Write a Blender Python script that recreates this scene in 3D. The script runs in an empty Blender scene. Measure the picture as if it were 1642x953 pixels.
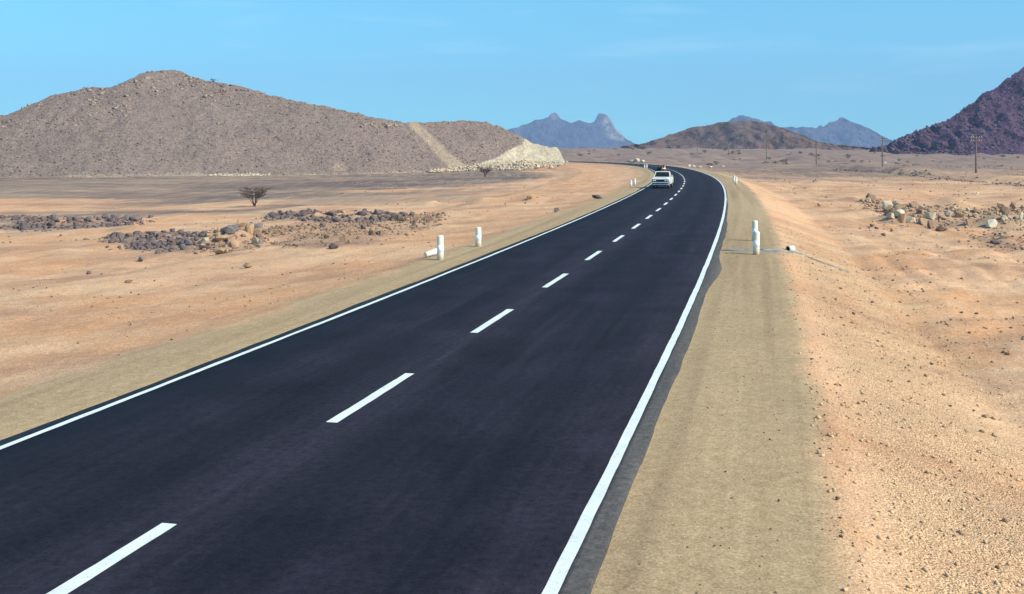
import bpy, bmesh, math, random
import numpy as np
from mathutils import Vector, Matrix

SC = bpy.context.scene
COL = SC.collection
R = math.radians
random.seed(7)
RNG = np.random.default_rng(11)

# ------------------------------------------------------------------ camera
CAM_H = 3.5          # photographer stands on a vehicle beside the road
FPX = 1750.0         # focal length in photo pixels (photo is 1642 wide)
HROW, CCOL = 240.0, 821.0
cam_d = bpy.data.cameras.new('camera')
cam = bpy.data.objects.new('camera', cam_d)
COL.objects.link(cam)
cam.location = (0, 0, CAM_H)
cam.rotation_euler = (R(90), 0, 0)
cam_d.sensor_width = 36
cam_d.lens = FPX / 1642 * 36
cam_d.shift_y = -(476.5 - HROW) / 1642     # level view camera with dropped lens axis
cam_d.clip_start = 0.1
cam_d.clip_end = 40000
SC.camera = cam

# ------------------------------------------------------------------ sky and sun
SUN_EL, SUN_AZ = 37.0, 118.0     # azimuth clockwise from +Y
world = bpy.data.worlds.new('World')
SC.world = world
world.use_nodes = True
wt = world.node_tree
wt.nodes.clear()
def wn(t, **k):
    n = wt.nodes.new(t)
    for a, b in k.items(): setattr(n, a, b)
    return n
tc = wn('ShaderNodeTexCoord')
mp = wn('ShaderNodeVectorMath', operation='MULTIPLY_ADD')
mp.inputs[1].default_value = (1, 1, 0.9)
mp.inputs[2].default_value = (0, 0, 0.075)
nm = wn('ShaderNodeVectorMath', operation='NORMALIZE')
sky = wn('ShaderNodeTexSky', sky_type='NISHITA')
sky.sun_disc = False
sky.sun_elevation = R(SUN_EL)
sky.sun_rotation = R(SUN_AZ)
sky.altitude = 600
sky.air_density = 1.0
sky.dust_density = 0.5
sky.ozone_density = 2.0
hsv = wn('ShaderNodeMix', data_type='RGBA', blend_type='MULTIPLY')      # film colour balance of the sky
hsv.inputs['Factor'].default_value = 1.0
hsv.inputs['B'].default_value = (0.47, 1.1, 1.1, 1)
# thin high cirrus wisps everywhere
cm = wn('ShaderNodeMapping'); cm.inputs['Scale'].default_value = (2.2, 2.2, 16)
cn = wn('ShaderNodeTexNoise'); cn.inputs['Scale'].default_value = 2.3; cn.inputs['Detail'].default_value = 6
cr = wn('ShaderNodeMapRange')
cr.inputs['From Min'].default_value = 0.56; cr.inputs['From Max'].default_value = 0.85
cr.inputs['To Min'].default_value = 0.0; cr.inputs['To Max'].default_value = 0.32
mx = wn('ShaderNodeMix', data_type='RGBA')
mx.inputs['B'].default_value = (6.5, 7.6, 8.0, 1)
bg = wn('ShaderNodeBackground'); bg.inputs['Strength'].default_value = 0.13
wo = wn('ShaderNodeOutputWorld')
L = wt.links.new
L(tc.outputs['Generated'], mp.inputs[0]); L(mp.outputs[0], nm.inputs[0]); L(nm.outputs[0], sky.inputs[0])
L(sky.outputs[0], hsv.inputs['A']); L(tc.outputs['Generated'], cm.inputs[0]); L(cm.outputs[0], cn.inputs[0])
L(cn.outputs[0], cr.inputs[0]); L(cr.outputs[0], mx.inputs['Factor']); L(hsv.outputs['Result'], mx.inputs['A'])
L(mx.outputs['Result'], bg.inputs[0]); L(bg.outputs[0], wo.inputs[0])

sun_d = bpy.data.lights.new('sun', 'SUN')
sun_d.energy = 4.5
sun_d.angle = R(0.53)
sun_d.color = (1.0, 0.875, 0.68)
sun = bpy.data.objects.new('sun', sun_d)
COL.objects.link(sun)
sd = Vector((math.sin(R(SUN_AZ)) * math.cos(R(SUN_EL)), math.cos(R(SUN_AZ)) * math.cos(R(SUN_EL)), math.sin(R(SUN_EL))))
sun.rotation_euler = sd.to_track_quat('Z', 'Y').to_euler()
sun.location = (0, 0, 60)

SC.view_settings.view_transform = 'Standard'
SC.view_settings.look = 'None'
SC.view_settings.gamma = 1
SC.view_settings.use_curve_mapping = False
SC.view_settings.exposure = 0.56
SC.cycles.volume_bounces = 0

# ------------------------------------------------------------------ helpers
def tag(o, label=None, cat=None, group=None, kind=None):
    if label: o['label'] = label
    if cat: o['category'] = cat
    if group: o['group'] = group
    if kind: o['kind'] = kind
    return o

def link(name, me, mat=None, parent=None):
    o = bpy.data.objects.new(name, me)
    COL.objects.link(o)
    if mat is not None and me is not None:
        me.materials.clear()
        for m in (mat if isinstance(mat, (list, tuple)) else [mat]): me.materials.append(m)
    if parent is not None: o.parent = parent
    return o

def empty(name, loc=(0, 0, 0), rz=0):
    o = bpy.data.objects.new(name, None)
    COL.objects.link(o)
    o.location = loc
    o.rotation_euler = (0, 0, rz)
    o.empty_display_size = 0.3
    return o

def npmesh(name, V, F, smooth=False):
    """V (n,3); F (m,k) all faces same size"""
    V = np.asarray(V, np.float32); F = np.asarray(F, np.int32)
    me = bpy.data.meshes.new(name)
    k = F.shape[1]
    me.vertices.add(len(V)); me.vertices.foreach_set('co', V.ravel())
    me.loops.add(F.size); me.loops.foreach_set('vertex_index', F.ravel())
    me.polygons.add(len(F))
    me.polygons.foreach_set('loop_start', np.arange(0, F.size, k, dtype=np.int32))
    me.polygons.foreach_set('loop_total', np.full(len(F), k, np.int32))
    if smooth: me.polygons.foreach_set('use_smooth', np.ones(len(F), bool))
    me.update(calc_edges=True)
    me.validate()
    return me

def bm_mesh(name, bm, smooth=False):
    me = bpy.data.meshes.new(name)
    bmesh.ops.recalc_face_normals(bm, faces=bm.faces)
    bm.to_mesh(me); bm.free()
    if smooth:
        for p in me.polygons: p.use_smooth = True
    return me

def grid_faces(nu, nv):
    i = np.arange(nu - 1)[:, None]; j = np.arange(nv - 1)[None, :]
    a = i * nv + j
    return np.stack([a, a + nv, a + nv + 1, a + 1], -1).reshape(-1, 4)

# value noise
def _h(ix, iy, seed):
    h = (ix.astype(np.int64) * 374761393 + iy.astype(np.int64) * 668265263 + seed * 1274126177) & 0xFFFFFFFF
    h = ((h ^ (h >> 13)) * 1274126177) & 0xFFFFFFFF
    h = h ^ (h >> 16)
    return (h & 0xFFFFFF) / float(0xFFFFFF) * 2 - 1
def vnoise(x, y, seed=0):
    ix = np.floor(x); iy = np.floor(y)
    fx = x - ix; fy = y - iy
    fx = fx * fx * fx * (fx * (fx * 6 - 15) + 10); fy = fy * fy * fy * (fy * (fy * 6 - 15) + 10)
    a = _h(ix, iy, seed); b = _h(ix + 1, iy, seed); c = _h(ix, iy + 1, seed); d = _h(ix + 1, iy + 1, seed)
    return (a * (1 - fx) + b * fx) * (1 - fy) + (c * (1 - fx) + d * fx) * fy
def fbm(x, y, seed=0, o=4, gain=0.5):
    s = 0; a = 1
    for i in range(o):
        s = s + a * vnoise(x, y, seed + i * 17); x = x * 2.03 + 5.1; y = y * 2.03 + 3.7; a *= gain
    return s
def sstep(a, b, x):
    t = np.clip((x - a) / (b - a), 0, 1)
    return t * t * (3 - 2 * t)

# ------------------------------------------------------------------ materials
def new_mat(name):
    m = bpy.data.materials.new(name); m.use_nodes = True
    nt = m.node_tree; nt.nodes.clear()
    out = nt.nodes.new('ShaderNodeOutputMaterial'); b = nt.nodes.new('ShaderNodeBsdfPrincipled')
    nt.links.new(b.outputs[0], out.inputs[0])
    return m, nt, b
class NT:
    def __init__(s, nt): s.nt = nt
    def n(s, t, ins=None, **k):
        n = s.nt.nodes.new(t)
        for a, b in k.items(): setattr(n, a, b)
        for a, b in (ins or {}).items():
            if isinstance(b, bpy.types.NodeSocket): s.nt.links.new(b, n.inputs[a])
            else: n.inputs[a].default_value = b
        return n
    def noise(s, vec, scale, detail=4, rough=0.55):
        return s.n('ShaderNodeTexNoise', {'Vector': vec, 'Scale': scale, 'Detail': detail, 'Roughness': rough}).outputs[0]
    def rng(s, v, a, b, c=0.0, d=1.0):
        return s.n('ShaderNodeMapRange', {'Value': v, 'From Min': a, 'From Max': b, 'To Min': c, 'To Max': d}).outputs[0]
    def mix(s, f, a, b, blend='MIX'):
        n = s.n('ShaderNodeMix', data_type='RGBA', blend_type=blend)
        for k, v in (('Factor', f), ('A', a), ('B', b)):
            sk = n.inputs[k] if k == 'Factor' else [q for q in n.inputs if q.name == k and q.type == 'RGBA'][0]
            if isinstance(v, bpy.types.NodeSocket): s.nt.links.new(v, sk)
            else: sk.default_value = v if k == 'Factor' else (*v[:3], 1)
        return [q for q in n.outputs if q.type == 'RGBA'][0]
    def math(s, op, a, b=0.0):
        n = s.n('ShaderNodeMath', operation=op)
        for i, v in enumerate((a, b)):
            if isinstance(v, bpy.types.NodeSocket): s.nt.links.new(v, n.inputs[i])
            else: n.inputs[i].default_value = v
        return n.outputs[0]
    def vscale(s, vec, sc):
        return s.n('ShaderNodeMapping', {'Vector': vec, 'Scale': sc}).outputs[0]

def simple_mat(name, col, rough=0.6, metal=0.0, var=0.15, scale=8.0, spec=0.4, bump=0.0, coord='Object'):
    m, nt, b = new_mat(name); T = NT(nt)
    co = T.n('ShaderNodeTexCoord').outputs[coord]
    nz = T.noise(co, scale, 5)
    c = T.mix(T.rng(nz, 0.3, 0.7), tuple(x * (1 - var) for x in col), tuple(min(1, x * (1 + var)) for x in col))
    nt.links.new(c, b.inputs['Base Color'])
    b.inputs['Roughness'].default_value = rough; b.inputs['Metallic'].default_value = metal
    b.inputs['Specular IOR Level'].default_value = spec
    if bump:
        bp = T.n('ShaderNodeBump', {'Height': nz, 'Strength': bump, 'Distance': 0.05})
        nt.links.new(bp.outputs[0], b.inputs['Normal'])
    return m

def rock_mat(name, cols, scale=1.5, bump=0.6, dist=0.08, rnd=0.5):
    """rock with patchy colour; each stone takes its own tint from its object id or island"""
    m, nt, b = new_mat(name); T = NT(nt)
    co = T.n('ShaderNodeTexCoord').outputs['Object']
    g = T.n('ShaderNodeNewGeometry').outputs['Random Per Island']
    oi = T.n('ShaderNodeObjectInfo').outputs['Random']
    rn = T.math('FRACT', T.math('ADD', g, oi))
    n1 = T.noise(co, scale, 6, 0.65)
    c = T.mix(T.rng(n1, 0.35, 0.65), cols[0], cols[1])
    c = T.mix(T.math('MULTIPLY', rn, rnd), c, cols[2])
    n2 = T.noise(co, scale * 9, 4, 0.7)
    c = T.mix(1.0, c, T.mix(n2, (0.75, 0.75, 0.75), (1.2, 1.2, 1.2)), 'MULTIPLY')
    nt.links.new(c, b.inputs['Base Color'])
    b.inputs['Roughness'].default_value = 0.95; b.inputs['Specular IOR Level'].default_value = 0.15
    bp = T.n('ShaderNodeBump', {'Height': T.math('ADD', n1, T.math('MULTIPLY', n2, 0.4)), 'Strength': bump, 'Distance': dist})
    nt.links.new(bp.outputs[0], b.inputs['Normal'])
    return m

M = {}
M['dark_rock'] = rock_mat('dark_rock', [(0.085, 0.068, 0.078), (0.15, 0.12, 0.125), (0.21, 0.155, 0.14)], rnd=0.75)
M['brown_rock'] = rock_mat('brown_rock', [(0.2, 0.13, 0.09), (0.36, 0.23, 0.14), (0.14, 0.11, 0.11)])
M['tan_rock'] = rock_mat('tan_rock', [(0.38, 0.245, 0.15), (0.5, 0.345, 0.215), (0.27, 0.18, 0.13)])
M['grey_rock'] = rock_mat('grey_rock', [(0.16, 0.14, 0.15), (0.24, 0.2, 0.2), (0.2, 0.17, 0.16)])
M['pale_rock'] = rock_mat('pale_rock', [(0.52, 0.42, 0.3), (0.66, 0.55, 0.41), (0.36, 0.28, 0.21)])
M['cream_rock'] = rock_mat('cream_rock', [(0.62, 0.53, 0.4), (0.74, 0.66, 0.52), (0.6, 0.5, 0.38)])
M['clod'] = rock_mat('clod', [(0.42, 0.26, 0.15), (0.5, 0.33, 0.2), (0.3, 0.19, 0.13)], 6, 0.8, 0.03, 0.7)
M['gravel'] = rock_mat('gravel', [(0.6, 0.42, 0.26), (0.72, 0.53, 0.34), (0.44, 0.28, 0.17)], 14, 0.4, 0.01, 0.6)
M['dark_gravel'] = rock_mat('dark_gravel', [(0.16, 0.1, 0.08), (0.25, 0.16, 0.12), (0.12, 0.09, 0.09)], 14, 0.4, 0.01, 0.6)
M['scree'] = rock_mat('scree', [(0.225, 0.163, 0.14), (0.27, 0.2, 0.17), (0.13, 0.092, 0.085)], 0.7, 0.6, 0.2, 0.75)
M['scree_light'] = rock_mat('scree_light', [(0.31, 0.23, 0.19), (0.4, 0.31, 0.25), (0.24, 0.175, 0.15)], 0.7, 0.6, 0.2, 0.6)
M['purple_scree'] = rock_mat('purple_scree', [(0.075, 0.048, 0.084), (0.12, 0.08, 0.118), (0.18, 0.125, 0.16)], 0.4, 0.6, 0.4, 0.7)

# ------------------------------------------------------------------ road line
SK = np.linspace(0, 520, 18)
KK = np.array([0.000695, 0.00056, 0.00053, 0.000589, 0.001072, 0.001019, 0.000925, 0.001743, 0.002895, 0.004049, 0.005164,
               0.0062, 0.007, 0.007, 0.006, 0.004, 0.002, 0.0])
DS = 1.0
SS = np.arange(0, 480, DS)
TH = 0.24272606 - np.cumsum(np.interp(SS, SK, KK)) * DS
CX = -6.87422218 + np.cumsum(np.sin(TH)) * DS
CY = -5 + np.cumsum(np.cos(TH)) * DS
# extend backwards past the camera
back = np.arange(60, 0, -1.0)
CX = np.concatenate([CX[0] - back * math.sin(TH[0]), CX]); CY = np.concatenate([CY[0] - back * math.cos(TH[0]), CY])
TH = np.concatenate([np.full(60, TH[0]), TH]); SS = np.arange(len(CX)) * DS - 60
WL, WR = 3.31, 3.77          # edge lines either side of the painted centre line

def lateral(x, y):
    """signed distance from centre line (right positive), vectorised"""
    x = np.asarray(x, float).ravel(); y = np.asarray(y, float).ravel()
    out = np.empty(len(x)); along = np.empty(len(x))
    px, py = CX[::4], CY[::4]; th = TH[::4]; ss = SS[::4]
    for i in range(0, len(x), 40000):
        a = x[i:i + 40000, None]; b = y[i:i + 40000, None]
        d = (a - px) ** 2 + (b - py) ** 2
        j = d.argmin(1)
        dx = x[i:i + 40000] - px[j]; dy = y[i:i + 40000] - py[j]
        along[i:i + 40000] = ss[j] + dx * np.sin(th[j]) + dy * np.cos(th[j])
        s = dx * np.cos(th[j]) - dy * np.sin(th[j])
        far = np.abs(s) + 30 < np.sqrt(d[np.arange(len(j)), j])
        s = np.where(far, np.sign(s + 1e-9) * np.sqrt(d[np.arange(len(j)), j]), s)
        out[i:i + 40000] = s
    return out, along
def road_pt(t, s, z=0.0):
    i = np.interp(t, SS, np.arange(len(SS)))
    x = np.interp(i, np.arange(len(SS)), CX); y = np.interp(i, np.arange(len(SS)), CY); th = np.interp(i, np.arange(len(SS)), TH)
    return x + s * np.cos(th), y - s * np.sin(th), th

# ------------------------------------------------------------------ ground
PL = np.array([(0, -.05), (3.45, -.05), (3.7, -.03), (5.2, -.05), (6.5, -.3), (10, -.55), (15.5, -.72), (19, -1.35), (28, -1.6), (60, -2.45), (200, -2.7)])
PR = np.array([(0, -.05), (4.15, -.05), (4.4, -.03), (6.15, -.06), (6.9, -.3), (9.4, -1.15), (25, -1.4), (60, -1.5), (200, -1.5)])
MOUNDS = []      # (x, y, radius_x, radius_y, height)
def zbase(x, y, s):
    z = np.where(s < 0, np.interp(-s, PL[:, 0], PL[:, 1]), np.interp(s, PR[:, 0], PR[:, 1]))
    a = np.abs(s)
    off = sstep(5.6, 11, a)
    z = z + off * (0.16 * fbm(x / 9, y / 9, 3, 4) + 0.05 * fbm(x / 1.7, y / 1.7, 9, 3))
    z = z + sstep(4.6, 6.5, a) * 0.03 * fbm(x / 0.9, y / 0.9, 21, 3)
    z = z + 0.006 * fbm(x / 0.7, y / 0.7, 31, 2)
    # rills and clods on the right bank
    z = z + sstep(6.6, 8, s) * (1 - sstep(20, 60, s)) * 0.07 * fbm(x / 2.5 + y / 9, y / 0.9 - x / 4, 41, 3)
    tl = y * 0.977 + x * 0.21
    z = z + sstep(9.2, 11, s) * (1 - sstep(26, 40, s)) * 0.10 * (np.abs(fbm(s / 1.6 + 0.6 * vnoise(tl / 11, tl * 0, 161), tl / 17, 163, 3)) - .35)
    # earth bank running along the telegraph line, steep side towards the road
    bx = 74 + 5 * vnoise(y / 40, y * 0 + 3.3, 5) + sstep(180, 280, y) * 8
    u = x - bx
    z = z + (sstep(-1.1, 0.2, u) * 1.0 - sstep(0.3, 26, u) * 1.0) * sstep(120, 150, y) * (1 - sstep(280, 330, y)) * (0.75 + 0.5 * vnoise(y / 9, x * 0, 6))
    bx2 = 105 + 6 * vnoise(y / 30, y * 0 + 7.3, 8)
    u = x - bx2
    z = z + (sstep(-1.2, 0.2, u) * 0.9 - sstep(0.3, 20, u) * 0.9) * sstep(150, 190, y) * (1 - sstep(300, 360, y)) * (0.6 + 0.6 * vnoise(y / 7, x * 0, 16))
    rg = sstep(9, 14, s) * sstep(24, 45, y) * (1 - sstep(260, 330, y))
    z = z + rg * (0.22 * np.abs(fbm(x / 5.5, y / 8, 141, 4)) + 0.10 * np.abs(fbm(x / 1.8, y / 3, 143, 3)) - .12)
    # the plain rises a little towards the hills
    rise = sstep(330, 700, y)
    z = z * (1 - rise) + rise * (2.3 + 0.8 * fbm(x / 60, y / 60, 77, 3)) + sstep(260, 420, y) * sstep(14, 40, a) * 1.5 * np.abs(fbm(x / 16, y / 16, 55, 3))
    for (mx_, my_, rx, ry, hh) in MOUNDS:
        q = ((x - mx_) / rx) ** 2 + ((y - my_) / ry) ** 2
        z = z + hh * np.exp(-q * 1.4) * (1 + 0.25 * fbm(x / 0.8, y / 0.8, 61, 2))
    return z
def zf(x, y):
    x = np.atleast_1d(np.asarray(x, float)); y = np.atleast_1d(np.asarray(y, float))
    s, _ = lateral(x, y)
    return zbase(x, y, s)
YR = np.geomspace(6, 1500, 1400)
def ground_at(px, py):
    """where the sight line of a photo pixel meets the ground"""
    x = (px - CCOL) / FPX * YR; z = CAM_H - (py - HROW) / FPX * YR
    g = zf(x, YR)
    k = np.argmax(g >= z)
    if not (g >= z).any(): k = len(YR) - 1
    k = max(k, 1)
    d0 = z[k - 1] - g[k - 1]; d1 = z[k] - g[k]
    t = d0 / (d0 - d1 + 1e-12)
    Y = YR[k - 1] + t * (YR[k] - YR[k - 1]); X = (px - CCOL) / FPX * Y
    return X, Y, float(zf(X, Y)[0])
for (px, py, wp, asp, hp) in [(1525, 331, 34, .8, 14), (690, 330, 26, .8, 7), (770, 322, 22, 1, 4), (250, 386, 62, .3, 13), (110, 360, 90, .25, 12),
                              (372, 385, 60, .5, 16), (545, 350, 95, .25, 12), (560, 385, 70, .5, 8), (1600, 358, 45, .6, 14), (1440, 352, 40, .6, 8), (1600, 390, 30, .6, 7), (850, 318, 20, 2, 6)]:
    X, Y, Z = ground_at(px, py); q = Y / FPX
    MOUNDS.append((X, Y, wp * q, max(wp * q * asp * 2, 0.8), hp * q))

# outlines of the rubble fields (upper and lower edge as seen in the photo)
bk1 = ([(5, 346), (60, 350), (110, 353), (180, 348), (228, 353)], [(5, 371), (60, 371), (120, 368), (180, 364), (228, 355)])
bk2 = ([(182, 379), (210, 376), (260, 373), (330, 375)], [(182, 383), (210, 398), (260, 402), (335, 402)])
bk3 = ([(432, 346), (470, 339), (520, 342), (580, 339), (660, 346)], [(432, 350), (470, 354), (540, 357), (600, 357), (660, 352)])
hp1 = ([(322, 385), (350, 366), (400, 362), (430, 372)], [(322, 402), (350, 411), (390, 404), (430, 392)])
sc1 = ([(425, 364), (500, 360), (600, 355), (705, 342)], [(425, 392), (500, 398), (580, 392), (705, 358)])
rt1 = ([(1393, 322), (1430, 327), (1500, 332), (1570, 334), (1650, 332)], [(1393, 330), (1430, 352), (1500, 368), (1570, 368), (1650, 372)])
rt2 = ([(1560, 376), (1600, 374), (1650, 380)], [(1560, 392), (1600, 402), (1650, 405)])

def axis(a, b, step, g, lo, hi):
    c = list(np.arange(a, b, step))
    s = step; v = c[-1]
    while v < hi: s *= g; v += s; c.append(v)
    s = step; v = a; l = []
    while v > lo: s *= g; v -= s; l.append(v)
    return np.array(l[::-1] + c)
gx = axis(-20, 26, 0.2, 1.028, -5200, 5200)
ga = axis(5, 40, 0.2, 1.0175, -120, 5600)
GX, GY = np.meshgrid(gx, ga, indexing='ij')
gs, galong = lateral(GX, GY)
X1, Y1 = GX.ravel(), GY.ravel()
GZ = zbase(X1, Y1, gs)
ground_me = npmesh('ground', np.stack([X1, Y1, GZ], 1), grid_faces(len(gx), len(ga)), True)
# natural colour zones: r compacted shoulder gravel, g dark stony plain, b red earth
ed = 0.25 * fbm(X1 / 1.6, Y1 / 1.6, 91, 3)
zr = np.where(gs < 0, 1 - sstep(4.9, 5.6, -gs + ed), 1 - sstep(5.9, 6.35, gs + ed * .6))
zg = sstep(17, 27, -gs + 6 * fbm(X1 / 18, Y1 / 18, 93, 3)) * sstep(90, 135, Y1 + 34 * fbm(X1 / 30, Y1 / 16, 95, 5, .6)) * (1 - sstep(600, 900, Y1))
zg = np.maximum(zg, 0.9 * sstep(9, 14, gs) * sstep(110, 215, Y1 + 55 * fbm(X1 / 22, Y1 / 14, 97, 4)))
zg = np.maximum(zg, sstep(420, 700, Y1))
zb = sstep(0.05, 0.5, fbm(X1 / 5, Y1 / 5, 99, 4)) * (1 - zr) * 0.8
zb = np.maximum(zb, 0.8 * sstep(7, 9, -gs) * (1 - sstep(17, 20, -gs + 3 * ed)) * sstep(70, 100, Y1) * sstep(-.6, .3, fbm(X1 / 6, Y1 / 12, 171, 3)))
zb = np.maximum(zb * np.where((gs > 0) & (gs < 9), .45, 1), 0.6 * (1 - zr) * np.where(gs < 0, 1 - sstep(6, 14, -gs), 0) * sstep(-0.3, 0.5, fbm(X1 / 3, Y1 / 3, 101, 3)))
wht = sstep(6.2, 7.0, gs) * (1 - sstep(8.6, 10.4, gs + 3 * ed)) * (1 - 0.7 * sstep(35, 60, Y1))      # loose gravel tipped down the right bank
gpx = CCOL + FPX * X1 / np.maximum(Y1, 1); gpy = HROW + FPX * (CAM_H - GZ) / np.maximum(Y1, 1)
def inside(bd, fx=16, fy=5.0):
    up = np.array(bd[0], float); lo = np.array(bd[1], float)
    a = np.interp(gpx, up[:, 0], up[:, 1]); b = np.interp(gpx, lo[:, 0], lo[:, 1])
    w = fbm(X1 / 1.6, Y1 / 2.6, 151, 4) * 5.5
    return sstep(-fx, fx, gpx - up[0, 0] + w * 3) * sstep(-fx, fx, up[-1, 0] - gpx + w * 3) * sstep(-fy, fy, gpy - a - 1 + w) * sstep(-fy, fy, b - gpy + 1 + w) * (Y1 > 5)
for bd in (bk1, bk2, bk3): zg = np.maximum(zg, 0.8 * inside(bd)); zb = zb * (1 - inside(bd))
for bd in (hp1, sc1, rt1, rt2): zg = np.maximum(zg, 0.42 * inside(bd))
ca = ground_me.color_attributes.new('zone', 'FLOAT_COLOR', 'POINT')
la = ground_me.color_attributes.new('lateral', 'FLOAT_COLOR', 'POINT')
la.data.foreach_set('color', np.stack([gs, galong, sstep(240, 420, Y1), gs * 0 + 1], 1).astype(np.float32).ravel())
ca = ground_me.color_attributes['zone']
ca.data.foreach_set('color', np.stack([zr, zg, zb, wht], 1).astype(np.float32).ravel())

def ground_mat():
    m, nt, b = new_mat('desert_ground'); T = NT(nt)
    co = T.n('ShaderNodeTexCoord').outputs['Object']
    at = T.n('ShaderNodeAttribute', attribute_name='zone')
    sp = T.n('ShaderNodeSeparateColor', {'Color': at.outputs['Color']})
    zr, zg, zb = sp.outputs[0], sp.outputs[1], sp.outputs[2]; za = at.outputs['Alpha']
    big = T.noise(co, 0.12, 5, 0.6); mid = T.noise(co, 0.9, 5, 0.6); fine = T.noise(co, 7, 5, 0.7); vf = T.noise(co, 38, 3, 0.7)
    streak = T.noise(T.vscale(co, (0.022, 0.06, 0.1)), 1.0, 7, 0.68)
    streak2 = T.noise(T.vscale(co, (0.07, 0.22, 0.1)), 1.0, 6, 0.68)
    c = T.mix(T.rng(big, 0.3, 0.7), (0.66, 0.385, 0.24), (0.7, 0.475, 0.305))
    c = T.mix(T.rng(mid, 0.45, 0.75), c, (0.66, 0.395, 0.225))
    blot = T.noise(T.vscale(co, (0.09, 0.2, 0.1)), 1.0, 6, 0.65)
    c = T.mix(T.rng(blot, 0.46, 0.64, 0, 0.85), c, (0.42, 0.235, 0.155))
    c = T.mix(T.rng(blot, 0.42, 0.3, 0, 0.5), c, (0.72, 0.53, 0.34))
    c = T.mix(T.rng(streak2, 0.52, 0.72, 0, 0.4), c, (0.45, 0.3, 0.19))
    c = T.mix(T.math('MULTIPLY', zb, T.rng(mid, 0.3, 0.6, 0.25, 0.85)), c, (0.62, 0.32, 0.165))
    plain = T.mix(T.rng(streak, 0.4, 0.62), (0.17, 0.125, 0.118), (0.36, 0.262, 0.195))
    plain = T.mix(T.rng(streak2, 0.47, 0.7, 0, 0.6), plain, (0.125, 0.095, 0.1))
    c = T.mix(zg, c, plain)
    tan = T.mix(T.rng(mid, 0.3, 0.7), (0.39, 0.285, 0.172), (0.43, 0.318, 0.195))
    tan = T.mix(T.rng(big, 0.45, 0.65, 0, 0.6), tan, (0.42, 0.3, 0.178))
    lt = T.n('ShaderNodeAttribute', attribute_name='lateral').outputs['Vector']
    fr_ = T.n('ShaderNodeSeparateXYZ', {'Vector': lt}).outputs[2]
    c = T.mix(T.math('MULTIPLY', fr_, T.rng(streak2, 0.35, 0.65, 0.35, 0.85)), c, (0.23, 0.165, 0.155))
    rut = T.noise(T.vscale(lt, (1.9, 0.035, 0)), 1.0, 4, 0.6); rut2 = T.noise(T.vscale(lt, (0.8, 0.05, 0)), 1.0, 5, 0.65)
    tan = T.mix(T.rng(rut, 0.5, 0.64, 0, 0.7), tan, (0.31, 0.22, 0.132))
    tan = T.mix(T.rng(rut, 0.46, 0.34, 0, 0.5), tan, (0.49, 0.375, 0.23))
    c = T.mix(T.rng(rut2, 0.48, 0.7, 0, 0.35), c, (0.74, 0.53, 0.35))
    c = T.mix(zr, c, tan)
    c = T.mix(T.math('MULTIPLY', za, T.rng(T.math('ADD', T.math('MULTIPLY', blot, 0.6), T.math('MULTIPLY', mid, 0.4)), 0.6, 0.4, 0.1, 0.95)), c, (0.67, 0.45, 0.275))
    # grain and small stones
    c = T.mix(1.0, c, T.mix(T.rng(fine, 0.25, 0.75), (0.78, 0.76, 0.74), (1.16, 1.17, 1.18)), 'MULTIPLY')
    c = T.mix(1.0, c, T.mix(T.rng(vf, 0.3, 0.7), (0.66, 0.64, 0.62), (1.27, 1.28, 1.28)), 'MULTIPLY')
    vo = T.n('ShaderNodeTexVoronoi', {'Vector': co, 'Scale': 17.0, 'Randomness': 1.0})
    peb = T.math('LESS_THAN', vo.outputs['Distance'], 0.16)
    sel = T.n('ShaderNodeSeparateColor', {'Color': vo.outputs['Color']}).outputs[0]
    pebm = T.math('MULTIPLY', peb, T.math('GREATER_THAN', sel, 0.72))
    pebc = T.mix(T.n('ShaderNodeSeparateColor', {'Color': vo.outputs['Color']}).outputs[1], (0.16, 0.11, 0.09), (0.6, 0.5, 0.36))
    c = T.mix(T.math('MULTIPLY', pebm, 0.75), c, pebc)
    v2 = T.n('ShaderNodeTexVoronoi', {'Vector': co, 'Scale': 40.0, 'Randomness': 1.0})
    cell = T.n('ShaderNodeSeparateColor', {'Color': v2.outputs['Color']}).outputs[2]
    amp = T.math('ADD', T.math('MULTIPLY', za, 0.18), T.math('SUBTRACT', 0.4, T.math('MULTIPLY', zr, 0.22)))
    c = T.mix(amp, c, T.mix(1.0, c, T.mix(cell, (0.55, 0.5, 0.45), (1.4, 1.42, 1.45)), 'MULTIPLY'))
    nt.links.new(c, b.inputs['Base Color'])
    b.inputs['Roughness'].default_value = 0.97; b.inputs['Specular IOR Level'].default_value = 0.1
    hgt = T.math('ADD', T.math('MULTIPLY', fine, 0.5), T.math('MULTIPLY', vf, 0.35))
    hgt = T.math('ADD', hgt, T.math('MULTIPLY', mid, 0.8))
    hgt = T.math('SUBTRACT', hgt, T.math('MULTIPLY', v2.outputs['Distance'], T.math('MULTIPLY', za, 0.5)))
    bs = T.math('SUBTRACT', 0.85, T.math('MULTIPLY', zr, 0.62))
    bp = T.n('ShaderNodeBump', {'Height': hgt, 'Strength': bs, 'Distance': 0.07})
    nt.links.new(bp.outputs[0], b.inputs['Normal'])
    return m
ground = link('ground', ground_me, ground_mat())
tag(ground, 'sandy orange desert plain with tan gravel road shoulders', 'ground', kind='structure')

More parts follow.
